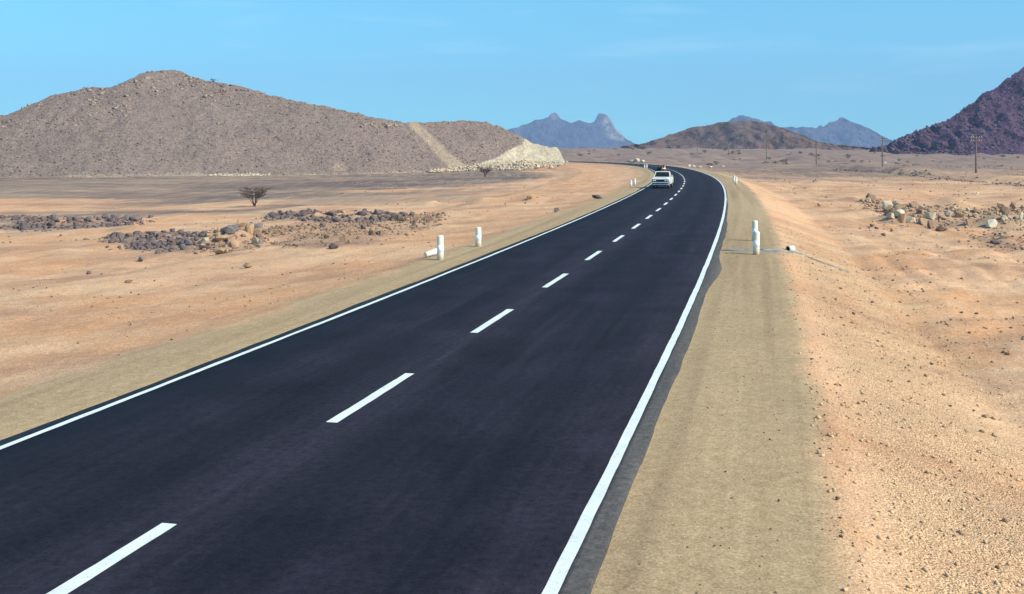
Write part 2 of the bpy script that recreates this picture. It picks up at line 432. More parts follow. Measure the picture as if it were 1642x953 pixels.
# ------------------------------------------------------------------ road
def strip(name, t0, t1, dt, sl, sr, z, mat, parent=None, thick=0.0, nl=1):
    """ribbon along the road between lateral offsets (callables of t)"""
    t = np.arange(t0, t1 + 1e-6, dt)
    if t[-1] < t1 - 1e-3: t = np.append(t, t1)
    l = sl(t); r = sr(t)
    V = []; UV = []
    rows = np.linspace(0, 1, nl + 1)
    for k in rows:
        s = l * (1 - k) + r * k
        x, y, _ = road_pt(t, s)
        V.append(np.stack([x, y, np.full_like(x, z)], 1)); UV.append(np.stack([s, t], 1))
    if thick:
        for s, ins in ((l, 0), (r, len(V) - 1)):
            x, y, _ = road_pt(t, s + (-0.02 if ins == 0 else 0.02))
            q = np.stack([x, y, np.full_like(x, z - thick)], 1)
            if ins == 0: V.insert(0, q); UV.insert(0, np.stack([s, t], 1))
            else: V.append(q); UV.append(np.stack([s, t], 1))
    V = np.stack(V, 1); UV = np.stack(UV, 1)
    nu, nv = V.shape[:2]
    F = grid_faces(nu, nv)[:, ::-1]
    me = npmesh(name, V.reshape(-1, 3), F)
    uv = me.uv_layers.new(name='UVMap')
    li = np.empty(len(me.loops), np.int32); me.loops.foreach_get('vertex_index', li)
    uv.data.foreach_set('uv', UV.reshape(-1, 2)[li].astype(np.float32).ravel())
    return link(name, me, mat, parent)

def asphalt_mat():
    m, nt, b = new_mat('asphalt'); T = NT(nt)
    co = T.n('ShaderNodeTexCoord').outputs['Object']; uv = T.n('ShaderNodeTexCoord').outputs['UV']
    sx = T.n('ShaderNodeSeparateXYZ', {'Vector': uv}); s = sx.outputs[0]
    n1 = T.noise(co, 0.45, 5, 0.6); n2 = T.noise(co, 30, 3, 0.7); n3 = T.noise(T.vscale(uv, (1.6, 0.06, 1)), 1.0, 5, 0.6)
    n4 = T.noise(co, 4, 4, 0.65)
    c = T.mix(T.rng(n1, 0.3, 0.7), (0.0095, 0.0092, 0.0165), (0.0215, 0.0196, 0.0345))
    # lanes: wheel tracks polished darker, dusty strip at the centre joint and edges
    w = T.math('ABSOLUTE', s)
    tr = T.math('ABSOLUTE', T.math('SUBTRACT', w, 1.75))
    trk = T.rng(T.math('ABSOLUTE', T.math('SUBTRACT', tr, 0.75)), 0.0, 0.55, 1.0, 0.0)
    c = T.mix(T.math('MULTIPLY', trk, T.rng(n3, 0.3, 0.65, 0.15, 0.7)), c, (0.0078, 0.0082, 0.0145))
    cen = T.rng(w, 0.05, 0.75, 1.0, 0.0)
    c = T.mix(T.math('MULTIPLY', cen, T.rng(n3, 0.35, 0.65, 0.15, 0.65)), c, (0.038, 0.034, 0.052))
    c = T.mix(T.rng(n3, 0.55, 0.75, 0, 0.5), c, (0.034, 0.032, 0.048))
    c = T.mix(T.rng(n4, 0.62, 0.72, 0, 0.7), c, (0.008, 0.0085, 0.013))
    # dusty grey margin outside the painted edge lines
    od = T.math('MAXIMUM', T.math('SUBTRACT', s, WR + 0.06), T.math('SUBTRACT', T.math('MULTIPLY', s, -1.0), WL + 0.04))
    c = T.mix(T.rng(od, 0.0, 0.05, 0, 0.9), c, (0.066, 0.066, 0.07))
    edge = T.math('MULTIPLY', T.rng(od, 0.1, 0.34, 0, 1), T.rng(n4, 0.35, 0.7))
    c = T.mix(T.math('MULTIPLY', edge, 0.2), c, (0.3, 0.24, 0.17))
    n5 = T.noise(co, 9, 4, 0.75); n6 = T.noise(T.vscale(uv, (5.0, 0.25, 1)), 1.0, 5, 0.7)
    c = T.mix(1.0, c, T.mix(T.rng(n5, 0.3, 0.7), (0.62, 0.62, 0.62), (1.42, 1.42, 1.42)), 'MULTIPLY')
    c = T.mix(1.0, c, T.mix(T.rng(n6, 0.3, 0.7), (0.78, 0.78, 0.8), (1.25, 1.23, 1.2)), 'MULTIPLY')
    vs = T.n('ShaderNodeTexVoronoi', {'Vector': co, 'Scale': 5.0, 'Randomness': 1.0})
    sp_ = T.math('MULTIPLY', T.math('LESS_THAN', vs.outputs['Distance'], 0.12), T.math('GREATER_THAN', T.n('ShaderNodeSeparateColor', {'Color': vs.outputs['Color']}).outputs[0], 0.8))
    c = T.mix(T.math('MULTIPLY', sp_, 0.5), c, (0.006, 0.006, 0.008))
    c = T.mix(1.0, c, T.mix(n2, (0.4, 0.4, 0.4), (1.6, 1.6, 1.6)), 'MULTIPLY')
    nt.links.new(c, b.inputs['Base Color'])
    b.inputs['Roughness'].default_value = 0.88; b.inputs['Specular IOR Level'].default_value = 0.12
    bp = T.n('ShaderNodeBump', {'Height': n2, 'Strength': 0.5, 'Distance': 0.012})
    nt.links.new(bp.outputs[0], b.inputs['Normal'])
    return m
def paint_mat():
    m, nt, b = new_mat('road_paint'); T = NT(nt)
    co = T.n('ShaderNodeTexCoord').outputs['Object']
    n1 = T.noise(co, 2.5, 5, 0.6); n2 = T.noise(co, 34, 4, 0.75)
    c = T.mix(T.rng(n1, 0.3, 0.7), (0.62, 0.67, 0.66), (0.74, 0.79, 0.78))
    c = T.mix(T.rng(n2, 0.56, 0.72, 0, 0.7), c, (0.16, 0.165, 0.18))
    n7 = T.noise(co, 6, 5, 0.75)
    c = T.mix(T.rng(n7, 0.64, 0.7, 0, 0.75), c, (0.06, 0.062, 0.07))
    nt.links.new(c, b.inputs['Base Color'])
    b.inputs['Roughness'].default_value = 0.7; b.inputs['Specular IOR Level'].default_value = 0.3
    return m
M['asphalt'] = asphalt_mat(); M['paint'] = paint_mat()
TE = 478.0 - 60
def k(v): return lambda t: np.full_like(t, float(v))
def redge(t):
    o = WR + 0.285 + 0.04 * fbm(t / 7, t * 0, 201, 3) + 0.012 * fbm(t / 1.1, t * 0, 203, 2)
    o = o + 0.16 * np.exp(-((t - 38.2) / 2.8) ** 2) - 0.06 * np.exp(-((t - 33) / 2) ** 2)
    return o - 0.16 * sstep(50, 75, t)
def ledge(t): return -(WL + 0.235 + 0.03 * fbm(t / 5, t * 0, 207, 3) + 0.012 * fbm(t / 0.9, t * 0, 208, 2))
road = strip('road', -55, TE, 0.5, ledge, redge, 0.0, M['asphalt'], None, 0.06, 6)
tag(road, 'dark asphalt road curving left into the desert', 'road', kind='structure')
jl = lambda off, sd: (lambda t: off + 0.006 * fbm(t / 2.2, t * 0, sd, 3) + 0.004 * fbm(t / .35, t * 0, sd + 7, 2))
strip('edge_line', -55, TE, 0.25, jl(-WL - .05, 301), jl(-WL + .05, 302), 0.005, M['paint'], road)
strip('edge_line', -55, TE, 0.25, jl(WR - .063, 303), jl(WR + .063, 304), 0.005, M['paint'], road)
# centre dashes; period and phase read off the photo
d_near = 1750 * 3.5 / 438.0
tt = np.interp(d_near, CY, SS); PER = 0.001119 * FPX * CAM_H / math.cos(0.222); DLEN = 0.0005 * FPX * CAM_H / math.cos(0.222)
for i in range(-8, 50):
    a = tt + i * PER
    if a > 300: break
    strip('lane_dash', a, a + DLEN, 0.15, jl(-.078, 311 + i), jl(.078, 412 + i), 0.005, M['paint'], road)

# ------------------------------------------------------------------ hills
def project_px(x, y, z):
    return CCOL + FPX * x / y, HROW + FPX * (CAM_H - z) / y

def ridge_hill(name, sky_pts, base_fn, slope, nu, nf, nb, mat, rough, back=1.0, extra=None, seed=1, power=0.95, skyjit=0.0, smooth=False):
    """long hill: foot line on the plain, ridge line set back by its own height / slope, rough talus between"""
    sp_ = np.array(sky_pts, float)
    px = np.linspace(sp_[0, 0], sp_[-1, 0], nu); row = np.interp(px, sp_[:, 0], sp_[:, 1])
    row = row + skyjit * fbm(px / 9, px * 0, seed + 300, 4)
    B = np.array([base_fn(p) for p in px])                       # foot Y, foot Z
    Y0, Z0 = B[:, 0], B[:, 1]
    H = np.full(nu, 5.0)
    for _ in range(40):
        Yr = Y0 + slope * np.maximum(H, 0.2)
        H = CAM_H + (HROW - row) / FPX * Yr - Z0
        H = np.maximum(H, 0.05)
    Yr = Y0 + slope * np.maximum(H, 0.2)
    X0 = (px - CCOL) / FPX * Y0; Xr = (px - CCOL) / FPX * Yr
    v = np.concatenate([np.linspace(-0.06, 1, nf), 1 + np.linspace(0, 1, nb + 1)[1:]])
    u = np.ones((nu, 1)) * v[None]
    fr = np.clip(u, -.1, 1); bk = np.clip(u - 1, 0, 1)
    X = X0[:, None] * (1 - fr) + Xr[:, None] * fr + (Xr - X0)[:, None] * 0 * bk
    Y = Y0[:, None] * (1 - fr) + Yr[:, None] * fr + (Yr - Y0)[:, None] * bk * back
    sh = np.where(u <= 1, np.sign(fr) * np.abs(fr) ** power, 1 - bk ** 1.15)
    Z = Z0[:, None] + H[:, None] * sh
    env = np.clip(np.minimum(1, np.maximum(fr, 0) * 6) * np.where(u > 1, 1, 1 - 0.75 * sstep(0.9, 1, fr)), 0, 1)
    L_ = rough[0]
    n = rough[1] * fbm(X / L_, Y / L_ * 0.8 + Z / L_, seed, 6, 0.55)
    n = n + rough[2] * np.abs(fbm(X / (L_ * .28), Z / (L_ * .28) + Y / L_, seed + 50, 4))
    dn = env * n
    Y = Y - dn * 0.75; Z = Z + dn * 0.45
    V = np.stack([X, Y, Z], -1).reshape(-1, 3)
    me = npmesh(name, V, grid_faces(nu, len(v)), smooth)
    pxv, pyv = project_px(V[:, 0], V[:, 1], V[:, 2])
    if extra is not None:
        a = me.color_attributes.new('zone', 'FLOAT_COLOR', 'POINT')
        a.data.foreach_set('color', extra(V, pxv, pyv, u.ravel()).astype(np.float32).ravel())
    o = link(name, me, mat)
    return o, V.reshape(nu, len(v), 3)

def hill_mat(name, c0, c1, c2, scale, zones=True, pale=(0.55, 0.465, 0.345), track=(0.36, 0.275, 0.2), bump=0.7, bd=0.6, speck=3.0):
    m, nt, b = new_mat(name); T = NT(nt)
    co = T.n('ShaderNodeTexCoord').outputs['Object']
    n1 = T.noise(co, scale, 6, 0.65); n2 = T.noise(co, scale * 7, 5, 0.7); n3 = T.noise(co, scale * speck * 7, 4, 0.75)
    c = T.mix(T.rng(n1, 0.35, 0.65), c0, c1)
    c = T.mix(T.rng(n2, 0.5, 0.72, 0, 0.8), c, c2)
    if zones:
        at = T.n('ShaderNodeAttribute', attribute_name='zone'); sp = T.n('ShaderNodeSeparateColor', {'Color': at.outputs['Color']})
        c = T.mix(T.math('MULTIPLY', sp.outputs[1], T.rng(n2, 0.3, 0.6, 0.45, 1.0)), c, track)
        pc = T.mix(T.rng(n2, 0.35, 0.7), pale, tuple(x * 0.72 for x in pale))
        c = T.mix(T.math('MULTIPLY', sp.outputs[0], T.rng(n1, 0.3, 0.55, 0.75, 1.0)), c, pc)
    c = T.mix(1.0, c, T.mix(T.rng(n3, 0.3, 0.7), (0.6, 0.6, 0.6), (1.35, 1.35, 1.35)), 'MULTIPLY')
    nt.links.new(c, b.inputs['Base Color'])
    b.inputs['Roughness'].default_value = 1.0; b.inputs['Specular IOR Level'].default_value = 0.05
    bp = T.n('ShaderNodeBump', {'Height': T.math('ADD', n2, T.math('MULTIPLY', n3, 0.5)), 'Strength': bump, 'Distance': bd})
    nt.links.new(bp.outputs[0], b.inputs['Normal'])
    return m

# -- long scree hill on the left, its end quarried to a pale face
foot_l = [(-420, 286), (9, 285.5), (200, 284.5), (400, 282), (600, 279), (760, 273), (860, 270), (911, 268)]
FL = [(p, *ground_at(p, r)) for p, r in foot_l]
fp = np.array([q[0] for q in FL]); fy = np.array([q[2] for q in FL]); fz = np.array([q[3] for q in FL])
fy = np.where(fp > 700, fy[fp <= 700][-1] + (fp - fp[fp <= 700][-1]) * 0.085, fy)
fz = np.array([float(zf((p - CCOL) / FPX * y, y)[0]) for p, y in zip(fp, fy)])
def base_left(p): return (np.interp(p, fp, fy), np.interp(p, fp, fz) - 0.3)
sky_l = [(-420, 262), (-330, 240), (-200, 214), (-90, 200), (9, 184), (45, 171), (80, 154), (110, 147), (150, 140), (172, 141), (190, 135), (215, 125), (222, 119), (240, 114.5), (270, 112.5),
         (290, 115), (305, 122), (335, 131), (375, 136), (400, 142), (430, 152), (490, 166), (550, 178), (600, 188), (650, 197), (690, 196), (740, 194), (778, 196),
         (800, 203), (830, 217), (855, 229), (872, 234.5), (893, 237.5), (898, 243), (904, 256), (912, 267)]
def zones_left(V, px, py, u):
    wob = 7 * fbm(V[:, 0] / 4, V[:, 2] / 3, 77, 4)
    edge = np.interp(py, [190, 218, 232, 245, 258, 268, 290], [806, 838, 836, 806, 780, 745, 735])
    pale = sstep(-5, 6, px + wob - edge)
    foot = (1 - sstep(0.0, 0.05, u + 0.02 * wob / 7)) * 0.55
    c0 = np.interp(py, [190, 265], [655, 730]); wd = np.interp(py, [190, 265], [9, 15])
    tr = (1 - sstep(0.7, 1.1, np.abs(px + wob * .3 - c0) / wd)) * (u < 1.05)
    f2 = (1 - sstep(0.5, 1.2, np.hypot((px - 545) / 14, (py - 268) / 8)))
    return np.stack([np.maximum(pale, foot * .5), np.maximum(np.maximum(tr, foot), f2 * .8), px * 0, px * 0 + 1], 1)
M['hill_left'] = hill_mat('scree_hill', (0.212, 0.16, 0.141), (0.242, 0.184, 0.162), (0.16, 0.122, 0.112), 0.08)
hill_l, HV = ridge_hill('hill', sky_l, base_left, 1.55, 420, 110, 40, M['hill_left'], (16, 0.75, 0.3), 1.2, zones_left, 5, 0.97, 1.2)
tag(hill_l, 'long grey-brown scree hill left of the road with a pale quarried end', 'hill', kind='structure')

# -- rock shapes: convex lumps of random points
def rock_shape(seed, n=13, flat=0.75, blocky=0.0):
    r = random.Random(seed)
    bm = bmesh.new()
    for i in range(n):
        v = Vector((r.gauss(0, 1), r.gauss(0, 1), r.gauss(0, 1))); v.normalize()
        if blocky: v = Vector([max(-0.72, min(0.72, c * 1.35)) for c in v])
        v *= r.uniform(0.82, 1.05)
        v.z *= flat
        bm.verts.new(v)
    h = bmesh.ops.convex_hull(bm, input=bm.verts)
    bmesh.ops.delete(bm, geom=[g for g in h['geom_interior'] if isinstance(g, bmesh.types.BMVert)], context='VERTS')
    bmesh.ops.triangulate(bm, faces=bm.faces)
    bm.verts.ensure_lookup_table()
    zs = min(v.co.z for v in bm.verts)
    for v in bm.verts: v.co.z -= zs
    bmesh.ops.recalc_face_normals(bm, faces=bm.faces)
    return bm
ROCKS_LO = []
for q in range(8):
    bm = rock_shape(100 + q, 9, 0.8)
    ROCKS_LO.append((np.array([v.co[:] for v in bm.verts]), np.array([[v.index for v in f.verts] for f in (bm.verts.index_update() or bm.faces)])))
    bm.free()
def rubble(name, P, size, mat, sink=0.3, parent=None):
    """many small stones in one mesh"""
    P = np.asarray(P, float); size = np.asarray(size, float); n = len(P)
    Vs = []; Fs = []; off = 0
    which = RNG.integers(0, len(ROCKS_LO), n)
    for w in range(len(ROCKS_LO)):
        V, F = ROCKS_LO[w]; idx = np.nonzero(which == w)[0]
        if not len(idx): continue
        a = RNG.uniform(0, 6.283, len(idx)); sx = RNG.uniform(0.7, 1.3, len(idx)); sz = RNG.uniform(0.6, 1.1, len(idx))
        tx = RNG.uniform(-.4, .4, len(idx))
        s = size[idx] * 0.5
        x = V[None, :, 0] * (s * sx)[:, None]; y = V[None, :, 1] * s[:, None]; z = V[None, :, 2] * (s * sz)[:, None]
        z2 = z + x * tx[:, None]
        X = x * np.cos(a)[:, None] - y * np.sin(a)[:, None]; Y = x * np.sin(a)[:, None] + y * np.cos(a)[:, None]
        Q = np.stack([X, Y, z2 - (s * sink)[:, None]], -1) + P[idx][:, None, :]
        Vs.append(Q.reshape(-1, 3))
        Fs.append((F[None] + (np.arange(len(idx)) * len(V))[:, None, None] + off).reshape(-1, 3))
        off += Q.shape[0] * Q.shape[1]
    me = npmesh(name, np.concatenate(Vs), np.concatenate(Fs))
    return link(name, me, mat, parent)
def on_hill(HV, n, vmax, seed, vmin=0.02, bias=1.0):
    r = np.random.default_rng(seed)
    nu, nv = HV.shape[:2]
    u = r.uniform(0, nu - 1.001, n); v = (vmin + (vmax - vmin) * r.uniform(0, 1, n) ** bias) * (nv - 1.001)
    i = u.astype(int); j = v.astype(int); a = (u - i)[:, None]; b = (v - j)[:, None]
    return (HV[i, j] * (1 - a) + HV[i + 1, j] * a) * (1 - b) + (HV[i, j + 1] * (1 - a) + HV[i + 1, j + 1] * a) * b
fe = 110 / 150.0
P = on_hill(HV, 15000, fe * 1.03, 3)
px_, py_ = project_px(P[:, 0], P[:, 1], P[:, 2])
c0 = np.interp(py_, [190, 265], [655, 730])
keep = (np.abs(px_ - c0) > 12) & (px_ < np.interp(py_, [190, 218, 232, 245, 258, 268, 290], [808, 845, 838, 806, 780, 745, 735])) & (px_ > -80)
P = P[keep]
sz = 0.25 + 0.55 * RNG.random(len(P)) ** 3
crest = sstep(190, 120, py_[keep]) * sstep(0.0, 0.6, fbm(P[:, 0] / 9, P[:, 2] / 3, 71, 3))
sz = sz * (1 + 1.3 * crest)
dk = RNG.random(len(P)) < 0.62
tag(rubble('scree', P[dk], sz[dk], M['scree'], 0.5), 'dark scree stones scattered over the long left hill', 'scree', kind='stuff')
tag(rubble('scree', P[~dk], sz[~dk] * .85, M['scree_light'], 0.5), 'lighter weathered stones among the scree of the long left hill', 'scree', kind='stuff')

P = on_hill(HV, 2600, fe * 1.0, 13, 0.3)
px_, py_ = project_px(P[:, 0], P[:, 1], P[:, 2])
clump = fbm(P[:, 0] / 11, P[:, 2] / 4, 191, 3)
keep = (px_ > -60) & (px_ < 640) & (clump > 0.12) & (py_ < 205)
P = P[keep]
tag(rubble('outcrop', P, 0.6 + 1.3 * RNG.random(len(P)) ** 2, M['scree_light'], 0.65), 'blocky rock outcrops near the crest of the long left hill', 'outcrop', kind='stuff')

# -- low brown hill beyond the road bend
M['hill_mid'] = hill_mat('brown_hill', (0.12, 0.088, 0.085), (0.165, 0.115, 0.1), (0.085, 0.065, 0.072), 0.012, False, bump=0.9, bd=3.0, speck=2.0)
sky_m = [(905, 246), (950, 245), (975, 240), (1000, 233.5), (1040, 227), (1060, 221), (1075, 215), (1092, 210), (1110, 205), (1150, 197.5), (1175, 196), (1190, 193.5), (1205, 192.5), (1220, 196), (1240, 203.5), (1265, 212.5), (1300, 224),
         (1340, 232), (1390, 236), (1440, 240), (1480, 244)]
hill_m, HM = ridge_hill('hill', sky_m, lambda p: (780.0, 1.5), 2.6, 220, 60, 20, M['hill_mid'], (60, 7, 4), 1.2, None, 15, 1.15, 1.0)
tag(hill_m, 'low rounded brown hill beyond the road bend behind the poles', 'hill', kind='structure')
sky_m2 = [(1195, 246), (1215, 238), (1235, 225), (1250, 218), (1262, 214.5), (1275, 217), (1300, 226), (1330, 233), (1360, 239), (1390, 244)]
hill_m2, _ = ridge_hill('hill', sky_m2, lambda p: (700.0, 1.5), 2.2, 120, 40, 14, M['hill_mid'], (50, 5, 3), 1.0, None, 19, 1.1, 1.0)
tag(hill_m2, 'small dark spur in front of the rounded brown hill', 'hill', kind='structure')
# -- steep dark purple hill at the right edge
M['hill_right'] = hill_mat('purple_hill', (0.075, 0.041, 0.085), (0.115, 0.066, 0.11), (0.04, 0.024, 0.054), 0.03, False, bump=1.0, bd=1.6, speck=2.5)
sky_r = [(1395, 241), (1425, 232), (1440, 224), (1460, 214), (1490, 203), (1510, 195.5), (1528, 188), (1545, 178), (1562, 167), (1568, 163), (1571, 157), (1583, 145), (1592, 146), (1603, 138), (1620, 127), (1642, 107),
         (1700, 66), (1780, 20), (1850, -5), (1940, 10), (2060, 70), (2200, 130), (2400, 200), (2500, 236)]
def base_right(p): return (520.0 + 0.05 * (1642 - p), 1.6)
hill_r, HR = ridge_hill('hill', sky_r, base_right, 1.5, 420, 130, 30, M['hill_right'], (24, 3.2, 3.0), 1.2, None, 25, 1.1, 1.5)
tag(hill_r, 'steep dark purple rocky hill at the right edge', 'hill', kind='structure')
P = on_hill(HR[:330], 9000, 130 / 160 * 1.02, 5)
sz = 0.7 + 2.0 * RNG.random(len(P)) ** 4
tag(rubble('scree', P, sz, M['purple_scree'], 0.5), 'boulders covering the steep dark purple hill', 'scree', kind='stuff')
# -- far blue mountains
M['far'] = hill_mat('far_rock_hazed', (0.075, 0.075, 0.13), (0.105, 0.105, 0.165), (0.06, 0.06, 0.11), 0.002, True, pale=(0.42, 0.37, 0.33), bump=1.0, bd=30, speck=2.0)  # blue of the haze is also put into these rock colours
sky_f = [(740, 242), (770, 226), (800, 213), (818, 207), (832, 203), (845, 198), (860, 194.5), (872, 191), (879, 188), (883, 182.5), (889, 180), (894, 183), (898, 189.5), (906, 193.5), (915, 197),
         (922, 195), (928, 192.5), (936, 196), (945, 198.5), (953, 198), (957, 189.5), (961, 185.5), (967, 184.5), (974, 186), (979, 192), (985, 204), (992, 211.5), (1002, 221), (1016, 230), (1035, 238), (1050, 244)]
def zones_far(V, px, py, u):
    a = sstep(0, 12, px - np.interp(py, [185, 196, 215, 235], [966, 961, 966, 985])) * (1 - sstep(10, 26, px - np.interp(py, [185, 205, 230], [968, 985, 1005]))) * (1 - sstep(222, 230, py))  # paler right side of the knob paints its sunlit face
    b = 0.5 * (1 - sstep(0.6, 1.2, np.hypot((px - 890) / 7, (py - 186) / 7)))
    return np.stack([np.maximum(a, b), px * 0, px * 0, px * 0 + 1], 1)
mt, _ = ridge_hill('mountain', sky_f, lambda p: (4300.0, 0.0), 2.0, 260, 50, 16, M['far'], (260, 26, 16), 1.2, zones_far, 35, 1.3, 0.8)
tag(mt, 'far blue mountain with two rock knobs beyond the quarried hill', 'mountain', kind='structure')
sky_f2 = [(1090, 242), (1120, 222), (1150, 203), (1165, 196), (1178, 190.5), (1188, 188), (1198, 190), (1215, 195), (1230, 200), (1250, 206), (1268, 208), (1290, 209), (1310, 207.5), (1322, 204), (1330, 198.5), (1338, 194.5), (1343, 192), (1347, 188), (1352, 186.5),
          (1357, 189), (1362, 193.5), (1372, 196), (1385, 201), (1398, 208), (1410, 214), (1425, 222), (1450, 234), (1475, 243)]
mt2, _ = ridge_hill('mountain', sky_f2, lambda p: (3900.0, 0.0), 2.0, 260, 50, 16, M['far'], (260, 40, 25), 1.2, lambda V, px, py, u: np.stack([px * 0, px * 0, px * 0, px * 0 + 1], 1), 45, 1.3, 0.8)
tag(mt2, 'far blue mountain with a pointed peak behind the telegraph poles', 'mountain', kind='structure')
sky_f3 = [(860, 246), (895, 243.5), (915, 241), (925, 238.5), (934, 236.5), (945, 239.5), (960, 242), (985, 243), (1010, 245)]
mt3, _ = ridge_hill('hill', sky_f3, lambda p: (1700.0, 0.0), 2.0, 90, 24, 10, M['hill_mid'], (90, 6, 5), 1.2, None, 55, 1.0, 0.5)
tag(mt3, 'small dark blue hill below the far two-knobbed mountain', 'hill', kind='structure')

# ------------------------------------------------------------------ stones
RK = []
for q in range(10):
    bm = rock_shape(40 + q, 16, 0.85, blocky=1.0 if q >= 6 else 0.0)
    bmesh.ops.bevel(bm, geom=list(bm.edges), offset=0.035, segments=1, affect='EDGES', profile=0.6)
    bmesh.ops.triangulate(bm, faces=bm.faces)
    rr = random.Random(q)
    for v in bm.verts: v.co += Vector((rr.uniform(-.02, .02), rr.uniform(-.02, .02), rr.uniform(-.02, .02)))
    RK.append(bm_mesh('boulder', bm))
RKM = {}
def rock_data(i, m):
    if (i, m) not in RKM:
        me = RK[i].copy(); me.materials.append(M[m]); RKM[(i, m)] = me
    return RKM[(i, m)]
def boulder(px, py, wpx, hpx, m, label, group=None, shape=None, name='boulder'):
    X, Y, Z = ground_at(px, py)
    q = Y / FPX
    i = random.randrange(10) if shape is None else shape
    o = link(name, rock_data(i, m))
    s = wpx * q * 0.5 / 0.95
    o.scale = (s, s * random.uniform(0.75, 1.05), hpx * q / 1.35)
    o.rotation_euler = (random.uniform(-.15, .15), random.uniform(-.15, .15), random.uniform(0, 6.28))
    o.location = (X, Y + s * 0.5, Z - hpx * q * 0.12)
    tag(o, label, 'boulder', group)
    return o
# boulders that can be told apart
for a in [
    (373, 373, 23, 16, 'grey_rock', 'big grey block on top of the left rubble heap', 8),
    (397, 373, 19, 20, 'tan_rock', 'tall tan slab upright beside the big grey block', 7),
    (413, 369, 19, 13, 'grey_rock', 'rounded grey boulder right of the tall tan slab', 2),
    (327, 390, 15, 13, 'pale_rock', 'pale block at the left end of the brown rubble heap', 7),
    (352, 408, 28, 13, 'tan_rock', 'wide tan boulder at the front foot of the left rubble heap', 3),
    (356, 389, 32, 15, 'tan_rock', 'broad tan slab in the middle of the left rubble heap', 6),
    (407, 393, 17, 15, 'pale_rock', 'pale squarish block at the right front of the left rubble heap', 9),
    (223, 420, 18, 9, 'grey_rock', 'lone purple-grey boulder on sand in front of the dark rubble', 1),
    (397, 430, 18, 9, 'tan_rock', 'lone tan boulder on sand below the left rubble heap', 4),
    (141, 440, 9, 6, 'dark_rock', 'small dark stone far left on open sand', 0),
    (206, 454, 16, 5, 'brown_rock', 'flat brown stone on open sand left of the road', 5),
    (634, 354, 22, 14, 'brown_rock', 'domed brown boulder at the right end of the dark rubble bank', 2),
    (580, 346, 18, 10, 'dark_rock', 'largest dark boulder on the crest of the far dark rubble bank', 3),
    (534, 400, 18, 11, 'dark_rock', 'dark purple boulder standing apart in the brown scatter', 4),
    (549, 388, 14, 11, 'brown_rock', 'orange-brown boulder above the dark purple one', 9),
    (893, 340, 12, 7, 'grey_rock', 'grey stone on the left shoulder edge near the road', 1),
    (958, 319, 22, 7, 'dark_rock', 'long dark boulder on the left shoulder edge before the truck', 5),
    (849, 320, 14, 8, 'tan_rock', 'tan boulder at the corner of the dark plain', 2),
    (1590, 364, 22, 18, 'cream_rock', 'squarish cream boulder in the right rubble', 7),
    (1610, 346, 19, 15, 'brown_rock', 'rounded brown boulder behind the cream one on the right', 0),
    (1637, 353, 11, 16, 'cream_rock', 'upright white block at the right edge of the rubble', 8),
    (1613, 354, 16, 10, 'pale_rock', 'pale boulder between the brown boulder and white block', 1),
    (1447, 358, 16, 20, 'tan_rock', 'tall tan boulder at the left end of the right rubble', 6),
    (1462, 357, 21, 10, 'cream_rock', 'cream slab leaning beside the tall tan boulder', 9),
    (1492, 366, 13, 16, 'brown_rock', 'narrow brown rock standing in the right rubble', 8),
    (1512, 371, 22, 9, 'brown_rock', 'low dark brown boulder at the front of the right rubble', 4),
    (1598, 392, 18, 9, 'dark_rock', 'dark boulder on the slope below the cream one', 3),
    (1608, 382, 11, 9, 'pale_rock', 'pale stone above the dark boulder on the right slope', 2),
]:
    boulder(*a[:6], shape=a[6])
def band(polys, n, wlo, whi, mats, label, group, hr=(0.55, 0.85)):
    """stones strewn between an upper and a lower outline"""
    up = np.array(polys[0], float); lo = np.array(polys[1], float)
    for _ in range(n):
        px = random.uniform(up[0, 0], up[-1, 0])
        a = np.interp(px, up[:, 0], up[:, 1]); b = np.interp(px, lo[:, 0], lo[:, 1])
        py = a + (b - a) * random.random()
        w = wlo + (whi - wlo) * random.random() ** 2
        m_ = random.choice(mats); cw = {'dark_rock': 'dark', 'grey_rock': 'grey', 'brown_rock': 'brown', 'tan_rock': 'tan', 'pale_rock': 'pale'}[m_]
        szw = 'larger' if w > wlo + (whi - wlo) * .4 else 'small'
        boulder(px, py, w, w * random.uniform(*hr), m_, szw + ' ' + cw + ' ' + label, group)
def band_rubble(polys, n, wlo, whi, mat, label, name='rubble', pw=2.0):
    up = np.array(polys[0], float); lo = np.array(polys[1], float)
    xs = np.linspace(up[0, 0], up[-1, 0], 24)
    gu = np.array([ground_at(x, np.interp(x, up[:, 0], up[:, 1])) for x in xs]); gl = np.array([ground_at(x, np.interp(x, lo[:, 0], lo[:, 1])) for x in xs])
    t = RNG.random(n) * 23; v = RNG.random(n) ** 1.3; k_ = np.arange(24)
    x = np.interp(t, k_, gu[:, 0]) * (1 - v) + np.interp(t, k_, gl[:, 0]) * v + RNG.normal(0, .55, n)
    y = np.interp(t, k_, gu[:, 1]) * (1 - v) + np.interp(t, k_, gl[:, 1]) * v + RNG.normal(0, .8, n)
    ok = RNG.random(n) < 0.25 + 0.9 * sstep(-.35, .35, fbm(x / 1.3, y / 2.5, 181 + n, 3))
    x, y = x[ok], y[ok]; n = len(x)
    sz = (wlo + (whi - wlo) * RNG.random(n) ** pw) * y / FPX
    o = rubble(name, np.column_stack([x, y, zf(x, y)]), sz, M[mat], 0.45)
    return tag(o, label, 'rubble', kind='stuff')
band(bk1, 24, 5, 19, ['dark_rock', 'dark_rock', 'grey_rock'], 'boulder in the dark rubble bank at the far left', 'dark boulders far left')
band(bk2, 24, 5, 19, ['dark_rock', 'dark_rock', 'grey_rock'], 'boulder in the dark rubble bank left of the brown heap', 'dark boulders beside the brown heap')
band(bk3, 26, 5, 18, ['dark_rock', 'dark_rock', 'grey_rock'], 'boulder in the far dark rubble bank behind the brown scatter', 'dark boulders behind the brown scatter')
